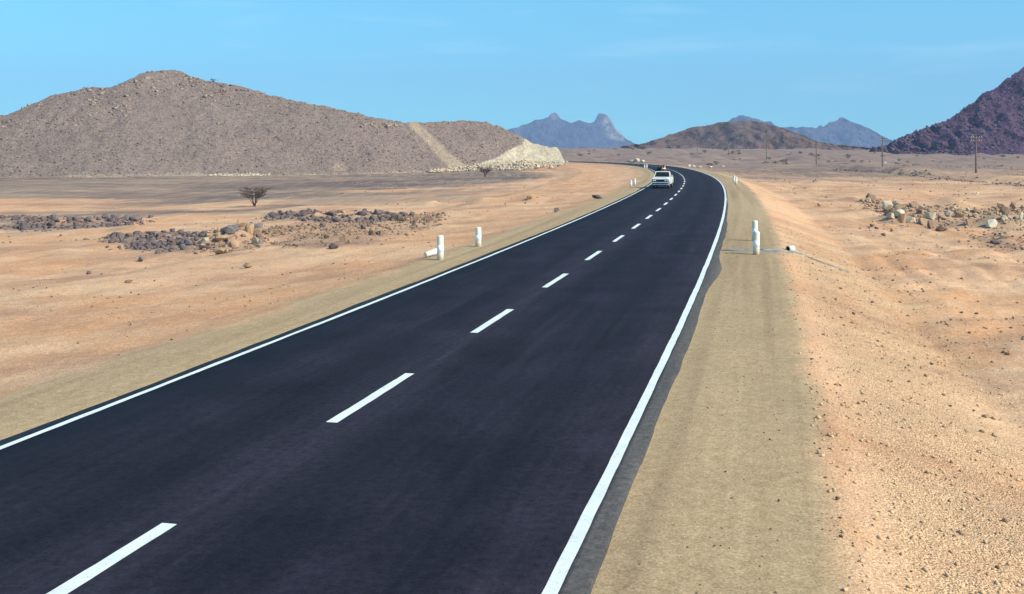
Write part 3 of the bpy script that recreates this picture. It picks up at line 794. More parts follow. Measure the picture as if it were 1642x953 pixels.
band(hp1, 44, 8, 24, ['brown_rock', 'tan_rock', 'grey_rock', 'tan_rock', 'dark_rock'], 'broken boulder in the brown rubble heap on the left', 'boulders of the left brown heap')
band(sc1, 34, 5, 14, ['brown_rock', 'tan_rock', 'dark_rock', 'brown_rock'], 'stone in the brown scatter left of the white posts', 'stones of the brown scatter')
band(rt1, 50, 7, 24, ['tan_rock', 'pale_rock', 'brown_rock', 'tan_rock', 'pale_rock'], 'broken boulder in the rubble right of the road', 'boulders right of the road')
band(rt2, 14, 4, 9, ['brown_rock', 'tan_rock', 'dark_rock'], 'stone on the eroded slope at the right edge', 'stones on the right slope')
band_rubble(bk1, 2070, 1.5, 16, 'dark_rock', 'dark broken stone filling the far left rubble bank', pw=4)
band_rubble(bk2, 2430, 1.5, 16, 'dark_rock', 'dark broken stone filling the bank beside the brown heap', pw=4)
band_rubble(bk3, 2070, 1.5, 16, 'dark_rock', 'dark broken stone filling the far rubble bank', pw=4)
band_rubble(hp1, 900, 2, 9, 'brown_rock', 'small brown stones between the boulders of the left heap')
band_rubble(sc1, 3800, 1.2, 8, 'brown_rock', 'small brown stones scattered left of the white posts')
band_rubble(rt1, 3400, 1.2, 9, 'tan_rock', 'small pale stones between the boulders right of the road')
band_rubble(rt1, 700, 1.5, 7, 'dark_rock', 'small dark stones in the rubble right of the road', pw=3)
band_rubble(rt2, 500, 1.2, 6, 'brown_rock', 'small brown stones on the eroded right slope')
band_rubble(([(1335, 271), (1420, 273), (1530, 286), (1650, 294)], [(1335, 274), (1420, 277), (1530, 291), (1650, 300)]), 1500, 1, 5, 'dark_rock', 'dark stones added as the shade line of the earth bank below the poles')  # stones put in to draw the bank's shade as a dark line
band_rubble(([(1440, 262), (1540, 265), (1650, 268)], [(1440, 265), (1540, 270), (1650, 273)]), 700, 1, 4, 'brown_rock', 'brown stones along the far earth bank at right')
# pale spoil below the quarried face
sp1 = ([(690, 270), (740, 265), (790, 257), (850, 256), (905, 264)], [(690, 274), (740, 273), (790, 271), (850, 270.5), (908, 269.5)])
def spoil(polys, n, wlo, whi, rise, mats, label, group):
    for _ in range(n):
        up = np.array(polys[0], float); lo = np.array(polys[1], float)
        px = random.uniform(up[0, 0], up[-1, 0]); v = random.random()
        b = np.interp(px, lo[:, 0], lo[:, 1]); a = np.interp(px, up[:, 0], up[:, 1])
        X, Y, Z = ground_at(px, b)
        h_ = (b - a) * Y / FPX * v
        w = (wlo + (whi - wlo) * random.random() ** 2) * Y / FPX
        o = link('boulder', rock_data(random.randrange(10), random.choice(mats)))
        s = w * .5; o.scale = (s, s, s * random.uniform(.7, 1)); o.rotation_euler = (random.uniform(-.4, .4), random.uniform(-.4, .4), random.uniform(0, 6))
        o.location = (X, Y - 0.8 + h_ * 1.3, Z + h_ * 0.9 - s * .2)
        tag(o, label, 'boulder', group)
spoil(sp1, 62, 5, 11, 0, ['pale_rock', 'pale_rock', 'cream_rock', 'grey_rock'], 'pale quarried block at the foot of the cut hill end', 'pale blocks below the cut face')
P = []; S = []
up = np.array(sp1[0], float); lo = np.array(sp1[1], float)
for q in range(700):
    px = random.uniform(688, 910); v = random.random()
    b = np.interp(px, lo[:, 0], lo[:, 1]); a = np.interp(px, up[:, 0], up[:, 1])
    if q % 20 == 0 or q < 60: pass
    Y = np.interp(px, fp, fy); Z = np.interp(px, fp, fz); hh = (b - a) * Y / FPX * v
    P.append(((px - CCOL) / FPX * Y, Y - 1.4 + hh * 1.3, Z + hh * .9)); S.append(random.uniform(.2, .95))
tag(rubble('rubble', P, S, M['pale_rock']), 'pale broken stone banked below the cut hill end', 'rubble', kind='stuff')
P = []; S = []
for q in range(420):
    px = random.choice([random.uniform(325, 435), random.uniform(500, 690), random.uniform(335, 430)]); Y = np.interp(px, fp, fy); Z = np.interp(px, fp, fz)
    v = random.random() ** 2
    P.append(((px - CCOL) / FPX * Y, Y - 1.5 + 1.5 * v, Z + 0.5 * v)); S.append(random.uniform(.12, .6 if 330 < px < 435 else .32))
tag(rubble('rubble', P, S, M['cream_rock']), 'whitish stones along the foot of the long left hill', 'rubble', kind='stuff')
# pale heaps beside the far bend
for (px, py, w, h_, lab) in [(1014, 260.5, 26, 5, 'flat white spoil heap beyond the far bend'), (1022, 259.5, 9, 7, 'white block on the spoil heap beyond the far bend'), (1031, 260.5, 8, 4, 'small white block beside the far white spoil heap'),
                             (1106, 267, 7, 3.5, 'white stone beside the road right of the truck, nearest the bend'), (1113, 268, 6, 4, 'white stone between two others right of the truck'), (1122, 268.5, 8, 3, 'flat white stone right of the truck'),
                             (1140, 269, 10, 3, 'flat cream stone at the outer verge near the far pole'), (1160, 268, 5, 2.5, 'small cream stone on the outer verge'), (1420, 262, 6, 3, 'pale stone on the plain near the second pole'), (1568, 313, 6, 5, 'small white stone on open ground right of the road')]:
    boulder(px, py, w, h_, 'cream_rock', lab)

# loose gravel and clods near the camera
def scatter_s(n, smin, smax, tmin, tmax, lo, hi, mat, name, label, dens=None, pw=3, seed=1):
    r = np.random.default_rng(seed)
    s = r.uniform(smin, smax, n); t = tmin + (tmax - tmin) * r.random(n) ** 1.5
    x, y, _ = road_pt(t, s)
    keep = np.ones(n, bool)
    if dens: keep = r.random(n) < dens(x, y)
    x, y = x[keep], y[keep]
    z = zf(x, y)
    sz = lo + (hi - lo) * r.random(len(x)) ** pw
    return tag(rubble(name, np.stack([x, y, z], 1), sz, M[mat], 0.3), label, 'gravel', kind='stuff')
pat = lambda sc, sd, a=-.2, b=.6: (lambda x, y: sstep(a, b, fbm(x / sc, y / sc, sd, 3)))
scatter_s(24000, 6.0, 9.8, 6, 60, 0.008, 0.075, 'gravel', 'gravel', 'pale gravel spilled down the right roadside bank', lambda x, y: .25 + .75 * sstep(-.5, .4, fbm(x / 1.4, y / 2.2, 441, 3)), pw=4.5, seed=21)
scatter_s(1500, 6.0, 10.5, 6, 60, 0.012, 0.07, 'dark_gravel', 'gravel', 'dark stones among the gravel of the right bank', seed=22)
scatter_s(220, 6.3, 11, 7, 50, 0.05, 0.16, 'tan_rock', 'gravel', 'larger tan stones along the right bank', pw=2, seed=41)
scatter_s(120, 6.3, 12, 7, 50, 0.05, 0.14, 'dark_rock', 'gravel', 'larger dark stones along the right bank', pw=2, seed=42)
scatter_s(9000, 9.5, 26, 10, 75, 0.02, 0.16, 'clod', 'gravel', 'red-brown clods strewn over the right desert floor', pat(3, 401), seed=23)
scatter_s(1800, 9.5, 24, 10, 75, 0.02, 0.17, 'dark_gravel', 'gravel', 'dark stones strewn over the right desert floor', pat(2.2, 405, .0, .7), seed=24)
scatter_s(5000, -26, -5.4, 8, 80, 0.015, 0.13, 'clod', 'gravel', 'red-brown clods on the sand left of the road', pat(3, 411), seed=25)
scatter_s(1300, -26, -5.6, 8, 80, 0.02, 0.15, 'dark_gravel', 'gravel', 'dark stones on the sand left of the road', pat(2.5, 415, 0, .7), seed=26)
scatter_s(900, -5.2, -3.6, 2, 60, 0.008, 0.03, 'gravel', 'gravel', 'fine gravel on the left road shoulder', seed=27)
scatter_s(2600, 4.3, 6.2, 4, 60, 0.008, 0.028, 'gravel', 'gravel', 'fine gravel on the right road shoulder', seed=28)
scatter_s(1300, 4.3, 6.2, 4, 50, 0.01, 0.04, 'dark_gravel', 'gravel', 'dark pebbles on the right road shoulder', seed=29)

scatter_s(7000, 11, 95, 60, 270, 0.06, 0.42, 'clod', 'gravel', 'clods and stones over the middle of the right plain', pat(9, 421, .0, .7), seed=30)
scatter_s(5000, 11, 95, 60, 270, 0.06, 0.40, 'dark_rock', 'gravel', 'dark stones over the middle of the right plain', pat(7, 425, .1, .8), seed=31)
scatter_s(2500, -60, -9, 55, 190, 0.05, 0.32, 'brown_rock', 'gravel', 'scattered stones over the middle of the left plain', pat(8, 431, .1, .8), seed=32)
scatter_s(900, -60, -9, 55, 190, 0.05, 0.3, 'pale_rock', 'gravel', 'a few pale stones over the left plain', pat(8, 435, .1, .8), seed=33)

# ------------------------------------------------------------------ marker posts
M['white_conc'] = simple_mat('white_concrete', (0.72, 0.7, 0.6), 0.8, 0, 0.08, 9, 0.2, 0.15)
M['band'] = simple_mat('white_band', (0.82, 0.86, 0.9), 0.6, 0, 0.04, 9, 0.3)
M['conc'] = simple_mat('grey_concrete', (0.27, 0.25, 0.22), 0.9, 0, 0.3, 3, 0.2, 0.4)
M['black'] = simple_mat('mouth_shade_black', (0.012, 0.011, 0.011), 0.9, 0, 0.1)
def dirty_white():
    m, nt, b = new_mat('chalky_white'); T = NT(nt)
    co = T.n('ShaderNodeTexCoord').outputs['Object']; z = T.n('ShaderNodeSeparateXYZ', {'Vector': co}).outputs[2]
    n1 = T.noise(co, 9, 5, 0.65); n2 = T.noise(co, 30, 4, 0.7)
    c = T.mix(T.rng(n1, 0.3, 0.7), (0.66, 0.63, 0.53), (0.76, 0.73, 0.64))
    c = T.mix(T.rng(n2, 0.6, 0.72, 0, 0.6), c, (0.4, 0.36, 0.3))
    c = T.mix(T.math('MULTIPLY', T.rng(z, 0.03, 0.24, 1, 0), T.rng(n1, 0.35, 0.6, 0.3, 1)), c, (0.46, 0.33, 0.2))
    nt.links.new(c, b.inputs['Base Color']); b.inputs['Roughness'].default_value = 0.85; b.inputs['Specular IOR Level'].default_value = 0.2
    bp = T.n('ShaderNodeBump', {'Height': n2, 'Strength': 0.3, 'Distance': 0.01}); nt.links.new(bp.outputs[0], b.inputs['Normal'])
    return m
M['post'] = dirty_white()
def lathe(name, prof, n=20, mat=None, parent=None, smooth=True, cap=True):
    a = np.linspace(0, 2 * math.pi, n, endpoint=False)
    V = [];
    for r_, z in prof: V += [(r_ * math.cos(t), r_ * math.sin(t), z) for t in a]
    bm = bmesh.new(); vs = [bm.verts.new(v) for v in V]
    for i in range(len(prof) - 1):
        for j in range(n): bm.faces.new((vs[i * n + j], vs[i * n + (j + 1) % n], vs[(i + 1) * n + (j + 1) % n], vs[(i + 1) * n + j]))
    if cap:
        bm.faces.new(vs[:n][::-1]); bm.faces.new(vs[-n:])
    return link(name, bm_mesh(name, bm, smooth), mat, parent)
def make_post(loc, label, h=0.80, r=0.108, group='white marker posts along the road', lean=0.0):
    root = empty('marker_post', loc); root.rotation_euler = (lean * .6, lean, random.uniform(0, 6))
    lathe('shaft', [(r, -0.25), (r, h * .3), (r * .985, h - .05), (r * .9, h - .018), (r * .6, h)], 20, M['post'], root)
    lathe('reflective_band', [(r * .98, h * .33), (r * 1.012, h * .332), (r * 1.012, h * .61), (r * .98, h * .612)], 20, M['band'], root, cap=False)
    tag(root, label, 'marker post', group)
    return root
for (px, py, lab, h_) in [(706, 417, 'white post at left roadside with a fallen post behind it', .80), (767, 395.5, 'white post at left roadside just beyond the fallen one', .72),
                         (1212.5, 408.5, 'nearer white post of the overlapping pair on the right shoulder', .80), (1210.5, 386.5, 'rear white post of the overlapping pair on the right shoulder', .80),
                         (1011.5, 300.5, 'left white post of the pair beside the truck', .70), (1018, 297.5, 'right white post of the pair beside the truck', .70),
                         (1180.5, 296, 'right white post of the far pair at the outer curve', .78), (1177.5, 293.5, 'left white post of the far pair at the outer curve', .78),
                         (1033.5, 271.3, 'farthest white post left of the truck, left of two', .85), (1037, 271, 'farthest white post left of the truck, right of two', .85)]:
    X, Y, Z = ground_at(px, py)
    make_post((X, Y, Z - 0.01), lab, h_, lean=random.uniform(-.02, .02))
# fallen post
X, Y, Z = ground_at(694, 412)
fpz = empty('fallen_post', (X + .0, Y + 0.25, Z + 0.13)); fpz.rotation_euler = (0, R(78), R(38))
lathe('shaft', [(.085, -.32), (.09, -.31), (.09, .36), (.07, .39)], 18, M['white_conc'], fpz)
lathe('reflective_band', [(.088, -.12), (.093, -.115), (.093, .12), (.088, .125)], 18, M['band'], fpz, cap=False)
tag(fpz, 'short white post lying on the ground behind the left roadside post', 'fallen post')
# drain outlet on the right shoulder and its concrete chute
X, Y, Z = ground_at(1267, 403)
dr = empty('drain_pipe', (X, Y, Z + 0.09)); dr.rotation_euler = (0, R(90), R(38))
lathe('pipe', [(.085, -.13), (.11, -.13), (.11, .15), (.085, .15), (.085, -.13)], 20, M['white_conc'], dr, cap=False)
lathe('mouth_shade', [(.084, -.10), (.084, -.09)], 20, M['black'], dr)  # black disc standing in for the shade inside the pipe mouth
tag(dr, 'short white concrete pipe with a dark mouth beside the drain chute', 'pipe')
pts = [ground_at(*p) for p in [(1166, 400), (1195, 402), (1230, 403), (1262, 402.5), (1290, 410), (1325, 424), (1362, 438)]]
pa = np.array([p[:2] for p in pts]); tq = np.linspace(0, len(pa) - 1, 40)
cxp = np.interp(tq, np.arange(len(pa)), pa[:, 0]); cyp = np.interp(tq, np.arange(len(pa)), pa[:, 1])
tg = np.gradient(np.stack([cxp, cyp], 1), axis=0); tg /= np.linalg.norm(tg, axis=1)[:, None]
wv = np.interp(tq, [0, 2.8, 3.2, 6], [0.42, 0.40, 0.22, 0.16])
V = []
zmax = lambda x, y: zf(x, y)
for o_, dz in ((-1.06, -.2), (-1.05, .012), (-.92, .014), (-.88, .004), (.88, .004), (.92, .014), (1.05, .012), (1.06, -.2)):
    x = cxp - tg[:, 1] * wv * o_; y = cyp + tg[:, 0] * wv * o_
    V.append(np.stack([x, y, zf(x, y) + dz + .012], 1))
V = np.stack(V, 1)
ch = link('drain_chute', npmesh('drain_chute', V.reshape(-1, 3), grid_faces(40, 8)), M['conc'])
tag(ch, 'narrow grey concrete drain chute across the right shoulder and down the bank', 'drain chute')

# ------------------------------------------------------------------ telegraph poles
M['wood'] = simple_mat('weathered_wood', (0.17, 0.125, 0.1), 0.9, 0, 0.25, 6, 0.2, 0.3)
M['ins'] = simple_mat('insulator', (0.6, 0.58, 0.52), 0.4, 0, 0.05)
def box_bm(bm, x0, x1, y0, y1, z0, z1):
    v = [bm.verts.new(p) for p in ((x0, y0, z0), (x1, y0, z0), (x1, y1, z0), (x0, y1, z0), (x0, y0, z1), (x1, y0, z1), (x1, y1, z1), (x0, y1, z1))]
    for f in ((3, 2, 1, 0), (4, 5, 6, 7), (0, 1, 5, 4), (1, 2, 6, 5), (2, 3, 7, 6), (3, 0, 4, 7)): bm.faces.new([v[i] for i in f])
    return v
def box(name, b, mat, parent=None, bev=0.0):
    bm = bmesh.new(); box_bm(bm, *b)
    if bev: bmesh.ops.bevel(bm, geom=list(bm.edges), offset=bev, segments=2, affect='EDGES')
    return link(name, bm_mesh(name, bm), mat, parent)
def make_pole(loc, rz, label, h):
    r = empty('telegraph_pole', loc, rz)
    lathe('pole', [(.17, -.5), (.16, 1.0), (.12, h), (.03, h + .05)], 10, M['wood'], r)
    for z in (h - .35, h - .95):
        a = box('crossarm', (-1.2, 1.2, -.2, -.1, z - .075, z + .075), M['wood'], r)
        for x in (-.95, -.55, .55, .95):
            q = lathe('insulator', [(.035, 0), (.06, .03), (.045, .1), (.06, .13), (.03, .2)], 8, M['ins'], a); q.location = (x, -.15, z + .07)
    tag(r, label, 'telegraph pole', 'telegraph poles across the right plain')
polp = [(1565, 194, 'nearest telegraph pole, tallest at the right'), (1415, 262, 'second telegraph pole from the right before the pointed mountain'), (1309, 333, 'third telegraph pole from the right'),
        (1229, 403, 'fourth telegraph pole from the right before the brown hill'), (1168, 473, 'fifth telegraph pole from the right'), (1118, 543, 'sixth telegraph pole from the right above the road bend'), (1076, 615, 'farthest telegraph pole above the truck')]
for i, (px, Y, lab) in enumerate(polp):
    X = (px - CCOL) / FPX * Y; z = float(zf(X, Y)[0])
    top = {1565: 218, 1415: 219.5, 1309: 226, 1229: 229, 1168: 232, 1118: 234, 1076: 236}[px]
    h_ = CAM_H - (top - HROW) / FPX * Y - z
    make_pole((X, Y, z), R(6), lab, max(5.5, min(9, h_)))

# ------------------------------------------------------------------ acacias and scrub
M['bark'] = simple_mat('bark', (0.075, 0.05, 0.05), 0.9, 0, 0.25, 8, 0.1)
M['twig'] = simple_mat('twigs', (0.105, 0.075, 0.068), 0.95, 0, 0.3, 3, 0.1)
M['leaf'] = simple_mat('acacia_leaf', (0.095, 0.085, 0.05), 0.9, 0, 0.35, 3, 0.1)
M['scrub'] = simple_mat('dry_scrub', (0.11, 0.095, 0.06), 0.95, 0, 0.35, 1.2, 0.1)
def tubes(segs, n=5):
    """segs: list of (p0,p1,r0,r1)"""
    V = []; F = []
    for p0, p1, r0, r1 in segs:
        d = (p1 - p0); d = d / (np.linalg.norm(d) + 1e-9)
        a = np.cross(d, (0.3, 0.9, 0.2)); a /= np.linalg.norm(a); b = np.cross(d, a)
        o = len(V)
        for p, r_ in ((p0, r0), (p1, r1)):
            for j in range(n):
                t = 2 * math.pi * j / n; V.append(p + r_ * (a * math.cos(t) + b * math.sin(t)))
        for j in range(n): F.append((o + j, o + (j + 1) % n, o + n + (j + 1) % n, o + n + j))
    return np.array(V), np.array(F)
def acacia(loc, H, W, seed, label):
    r = random.Random(seed); root = empty('acacia_tree', loc)
    big = []; small = []; tips = []
    for i in range(11):
        a = 2 * math.pi * i / 11 + r.uniform(-.2, .2); rad = W * .5 * r.uniform(.18, .6); th = r.uniform(.035, .055) * H / 2.2
        p = np.array([r.uniform(-.06, .06), r.uniform(-.06, .06), -0.05]); e = np.array([math.cos(a) * rad, math.sin(a) * rad, H * r.uniform(.66, .8)])
        prev = p; R0 = th
        for q in range(1, 6):
            f = q / 5; c = p + (e - p) * np.array([f ** 1.15, f ** 1.15, f]) + np.array([r.uniform(-.05, .05), r.uniform(-.05, .05), 0]) * H * .35 * f
            r1 = th * (1 - .72 * f); big.append((prev, c, R0, r1))
            if q >= 3: tips.append((c, a, r1))
            prev, R0 = c, r1
    for (c, a, r1) in tips:
        for q in range(5):
            b = a + r.uniform(-1.5, 1.5); l = W * r.uniform(.10, .26)
            e = c + np.array([math.cos(b) * l, math.sin(b) * l, max(0.02, min(H * .97 - c[2], r.uniform(.1, .45) * l + .06 * H))])
            small.append((c, e, r1 * .6, r1 * .3))
            for w in range(6):
                f = r.uniform(.35, 1); s0 = c + (e - c) * f; b2 = b + r.uniform(-1.8, 1.8); l2 = W * r.uniform(.03, .10)
                e2 = s0 + np.array([math.cos(b2) * l2, math.sin(b2) * l2, r.uniform(-.06, .35) * l2]); e2[2] = min(e2[2], H * r.uniform(.93, 1.0))
                small.append((s0, e2, .009 * H / 2.2, .005 * H / 2.2))
    V, F = tubes(big, 6); link('trunk', npmesh('trunk', V, F, True), M['bark'], root)
    V, F = tubes(small, 3); crown = link('crown', npmesh('crown', V, F), M['twig'], root)
    # sparse tiny leaflets on the outer twigs
    LV = []; LF = []
    for (s0, e2, _, _) in small:
        for q in range(3):
            p = s0 + (e2 - s0) * r.random(); o = len(LV); s = .022 * H / 2.2
            for _q in range(3): LV.append(p + np.array([r.uniform(-s, s), r.uniform(-s, s), r.uniform(-s, s)]) * 1.5)
            LF.append((o, o + 1, o + 2))
    link('leaflets', npmesh('leaflets', np.array(LV), np.array(LF)), M['leaf'], crown)
    tag(root, label, 'tree')
X, Y, Z = ground_at(408, 331.5)
acacia((X, Y, Z), 33 * Y / FPX, 62 * Y / FPX, 4, 'bare flat-topped acacia standing alone on the left plain')
X, Y, Z = ground_at(778, 284)
acacia((X, Y, Z), 16.5 * Y / FPX, 34 * Y / FPX, 9, 'small flat-topped acacia in front of the quarried hill end')
def bush_mesh(seed, dense=260):
    r = random.Random(seed); V = []; F = []
    cl = [(r.uniform(-.6, .6), r.uniform(-.6, .6), r.uniform(.25, .7), r.uniform(.25, .5)) for _ in range(7)]
    for q in range(dense):
        c = r.choice(cl); v = Vector((r.gauss(0, 1), r.gauss(0, 1), r.gauss(0, 1))).normalized() * c[3] * r.uniform(.5, 1.05)
        p = np.array([c[0] + v.x, c[1] + v.y, max(.02, c[2] + v.z * .7)]); s = r.uniform(.06, .13); o = len(V)
        for _ in range(3): V.append(p + np.array([r.uniform(-s, s), r.uniform(-s, s), r.uniform(-s, s)]))
        F.append((o, o + 1, o + 2))
    return npmesh('foliage', np.array(V), np.array(F))
def stem_mesh(seed):
    r = random.Random(seed); sg = []
    for q in range(9):
        a = r.uniform(0, 6.28); sg.append((np.array([0, 0, -.05]), np.array([math.cos(a) * r.uniform(.2, .6), math.sin(a) * r.uniform(.2, .6), r.uniform(.3, .8)]), .03, .012))
    V, F = tubes(sg, 4); return npmesh('stem', V, F)
BM_ = [bush_mesh(s) for s in range(5)]; SM_ = [stem_mesh(s) for s in range(3)]
for m_ in BM_: m_.materials.append(M['scrub'])
for m_ in SM_: m_.materials.append(M['bark'])
def bush(x, y, s, label, group=None, z=None):
    root = empty('desert_bush', (x, y, float(zf(x, y)[0]) - .05 if z is None else z), random.uniform(0, 6))
    root.scale = (s, s, s * random.uniform(.7, 1))
    link('foliage', random.choice(BM_), None, root); link('stem', random.choice(SM_), None, root)
    tag(root, label, 'bush', group)
rb = random.Random(5)
cnt = 0
while cnt < 110:
    Y = rb.choice([rb.uniform(300, 520), rb.uniform(480, 690)]); px = rb.uniform(905, 1642); X = (px - CCOL) / FPX * Y
    s_, _ = lateral([X], [Y])
    if s_[0] < 9 or 1040 < px < 1092: continue
    if fbm(np.array([X / 40]), np.array([Y / 30]), 71, 2)[0] < -.1: continue
    bush(X, Y, rb.uniform(.5, 1.5) * (1 if Y < 450 else 1.35), 'low dark desert bush dotting the far plain below the hills', 'bushes on the far plain'); cnt += 1
i_ = int(np.argmin(np.abs(project_px(HV[:, 109, 0], HV[:, 109, 1], HV[:, 109, 2])[0] - 344)))
bush(HV[i_, 109, 0], HV[i_, 109, 1], 1.1, 'single dark bush on the ridge of the long left hill', None, HV[i_, 109, 2] - .1)

# ------------------------------------------------------------------ pickup truck
M['car_white'] = simple_mat('white_car_paint', (0.72, 0.74, 0.72), 0.28, 0, 0.03, 3, 0.5)
M['chrome'] = simple_mat('chrome', (0.7, 0.7, 0.7), 0.3, 0.6, 0.05)
M['grille'] = simple_mat('black_grille', (0.012, 0.014, 0.016), 0.5, 0, 0.2)
M['lamp'] = simple_mat('headlamp_glass', (0.8, 0.82, 0.84), 0.12, 0.25, 0.03)
M['rubber'] = simple_mat('tyre_rubber', (0.018, 0.018, 0.019), 0.85, 0, 0.2)
M['red'] = simple_mat('red_paint', (0.45, 0.03, 0.03), 0.6, 0, 0.1)
M['orange'] = simple_mat('orange_lens', (0.6, 0.22, 0.04), 0.3, 0, 0.1)
M['under'] = simple_mat('underbody', (0.02, 0.02, 0.022), 0.9, 0, 0.2)
def glass_mat():
    m, nt, b = new_mat('car_glass'); T = NT(nt)
    b.inputs['Base Color'].default_value = (0.025, 0.035, 0.04, 1); b.inputs['Roughness'].default_value = 0.05
    b.inputs['Transmission Weight'].default_value = 0.0; b.inputs['IOR'].default_value = 1.45
    tr = T.n('ShaderNodeBsdfTransparent', {'Color': (0.62, 0.7, 0.7, 1)})
    mxs = nt.nodes.new('ShaderNodeMixShader'); mxs.inputs[0].default_value = 0.4
    nt.links.new(tr.outputs[0], mxs.inputs[1]); nt.links.new(b.outputs[0], mxs.inputs[2])
    nt.links.new(mxs.outputs[0], [n for n in nt.nodes if n.type == 'OUTPUT_MATERIAL'][0].inputs[0])
    return m
M['glass'] = glass_mat()
def prism(name, prof, x0, x1, mat, parent, bev=0.03, taper=None):
    """side profile (y,z) extruded across the car"""
    bm = bmesh.new()
    a = [bm.verts.new((x0, y, z)) for y, z in prof]; b = [bm.verts.new((x1, y, z)) for y, z in prof]
    n = len(prof)
    bm.faces.new(a); bm.faces.new(b[::-1])
    for i in range(n): bm.faces.new((a[i], b[i], b[(i + 1) % n], a[(i + 1) % n]))
    if taper:
        for v in bm.verts: v.co.x *= taper(v.co)
    bmesh.ops.recalc_face_normals(bm, faces=bm.faces)
    if bev: bmesh.ops.bevel(bm, geom=list(bm.edges), offset=bev, segments=3, affect='EDGES', clamp_overlap=True)
    me = bm_mesh(name, bm, False)
    return link(name, me, mat, parent)
def quad(name, pts, mat, parent, th=0.008):
    bm = bmesh.new(); p = [Vector(q) for q in pts]; n = (p[1] - p[0]).cross(p[2] - p[0]).normalized() * th
    a = [bm.verts.new(q) for q in p]; b = [bm.verts.new(q - n) for q in p]
    bm.faces.new(a); bm.faces.new(b[::-1])
    for i in range(len(p)): j = (i + 1) % len(p); bm.faces.new((a[i], b[i], b[j], a[j]))
    return link(name, bm_mesh(name, bm), mat, parent)
def bar(name, p0, p1, w, d, mat, parent):
    p0 = Vector(p0); p1 = Vector(p1); q = (p1 - p0).to_track_quat('Z', 'Y').to_matrix().to_4x4(); l = (p1 - p0).length
    bm = bmesh.new(); box_bm(bm, -w / 2, w / 2, -d / 2, d / 2, 0, l); bmesh.ops.bevel(bm, geom=list(bm.edges), offset=min(w, d) * .25, segments=2, affect='EDGES')
    bmesh.ops.transform(bm, matrix=Matrix.Translation(p0) @ q, verts=bm.verts)
    return link(name, bm_mesh(name, bm), mat, parent)
TX, TY, TZ = ground_at(1062, 303.5)
th_t = np.interp(TY, CY, TH)
truck = empty('pickup_truck', (TX + .3, TY + 2.0, 0.0), -(th_t + R(3.0)))
tag(truck, 'white pickup truck driving towards the viewer on the far bend', 'pickup truck')
tp = lambda co: 1 - 0.06 * max(0, (-co.y - 1.2)) - 0.05 * max(0, co.z - .75)
prism('front_body', [(-2.06, .45), (-2.10, .58), (-2.08, .88), (-1.95, .93), (-.62, 1.0), (-.62, .36), (-1.2, .36), (-1.22, .62), (-1.68, .62), (-1.72, .36), (-1.95, .36)], -.79, .79, M['car_white'], truck, .03, tp)
hood = prism('hood', [(-2.02, .925), (-1.9, .955), (-.62, 1.025), (-.62, .99), (-1.95, .91)], -.64, .64, M['car_white'], truck, .01, tp)
cabl = prism('cab', [(-.62, .36), (-.62, 1.0), (.60, 1.0), (.60, .36)], -.79, .79, M['car_white'], truck, .03)
for sx in (-1, 1):
    d_ = quad('door', [(sx * .80, -.56, .42), (sx * .80, .5, .42), (sx * .80, .5, .98), (sx * .80, -.56, .98)], M['car_white'], truck, .012 * -sx)
    box('door_handle', (min(sx * .81, sx * .835), max(sx * .81, sx * .835), .3, .42, .86, .885), M['chrome'], d_)
prism('roof', [(-.10, 1.445), (-.02, 1.50), (.5, 1.50), (.58, 1.44)], -.63, .63, M['car_white'], truck, .018)
for sx in (-1, 1):
    bar('pillar', (sx * .70, -.60, .99), (sx * .60, -.06, 1.455), .055, .06, M['car_white'], truck)
    bar('pillar', (sx * .70, .55, .99), (sx * .60, .50, 1.455), .06, .09, M['car_white'], truck)
    quad('side_window', [(sx * .70, -.52, 1.005), (sx * .70, .5, 1.005), (sx * .605, .46, 1.44), (sx * .605, -.06, 1.44)], M['glass'], truck, .006)
ws = quad('windscreen', [(-.67, -.595, 1.01), (.67, -.595, 1.01), (.575, -.07, 1.45), (-.575, -.07, 1.45)], M['glass'], truck, .006)
quad('rear_window', [(-.62, .56, 1.03), (.62, .56, 1.03), (.55, .52, 1.43), (-.55, .52, 1.43)], M['glass'], truck, .006)
box('dashboard', (-.66, .66, -.58, -.28, .9, 1.03), M['grille'], truck, .02)
box('bench_seat', (-.64, .64, .18, .5, .62, 1.12), M['grille'], truck, .05)
g = box('grille', (-.75, .75, -2.14, -2.06, .59, .815), M['grille'], truck, .012)
for z in (.63, .66, .69, .72, .75, .775): box('grille_bar', (-.36, .36, -2.15, -2.135, z - .005, z + .005), M['under'], g)
box('grille_surround', (-.76, .76, -2.145, -2.07, .818, .834), M['chrome'], g)
for x in (-.62, -.44, .44, .62):
    h = lathe('headlight', [(.0, -.03), (.05, -.025), (.058, .0), (.058, .02), (.0, .021)], 18, M['lamp'], truck, cap=False)
    h.rotation_euler = (R(-90), 0, 0); h.location = (x, -2.15, .70)
    q = lathe('bezel', [(.056, -.02), (.064, -.02), (.064, .02), (.056, .02)], 18, M['chrome'], h, cap=False)
prism('bumper', [(-2.19, .47), (-2.21, .52), (-2.19, .575), (-2.1, .575), (-2.1, .47)], -.8, .8, M['chrome'], truck, .012)
prism('valance', [(-2.12, .30), (-2.15, .34), (-2.12, .40), (-2.0, .41), (-2.0, .30)], -.74, .74, M['car_white'], truck, .012)
box('air_slot', (-.72, .72, -2.13, -2.05, .405, .465), M['under'], truck)
for sx in (-1, 1): box('indicator', (sx * .56 - .09, sx * .56 + .09, -2.145, -2.1, .415, .455), M['orange'], truck, .006)
box('number_plate', (-.2, .2, -2.145, -2.13, .41, .46), M['red'], truck)
box('chassis', (-.62, .62, -1.95, 2.1, .22, .40), M['under'], truck)
bed = box('bed_floor', (-.76, .76, .64, 2.18, .50, .55), M['car_white'], truck)
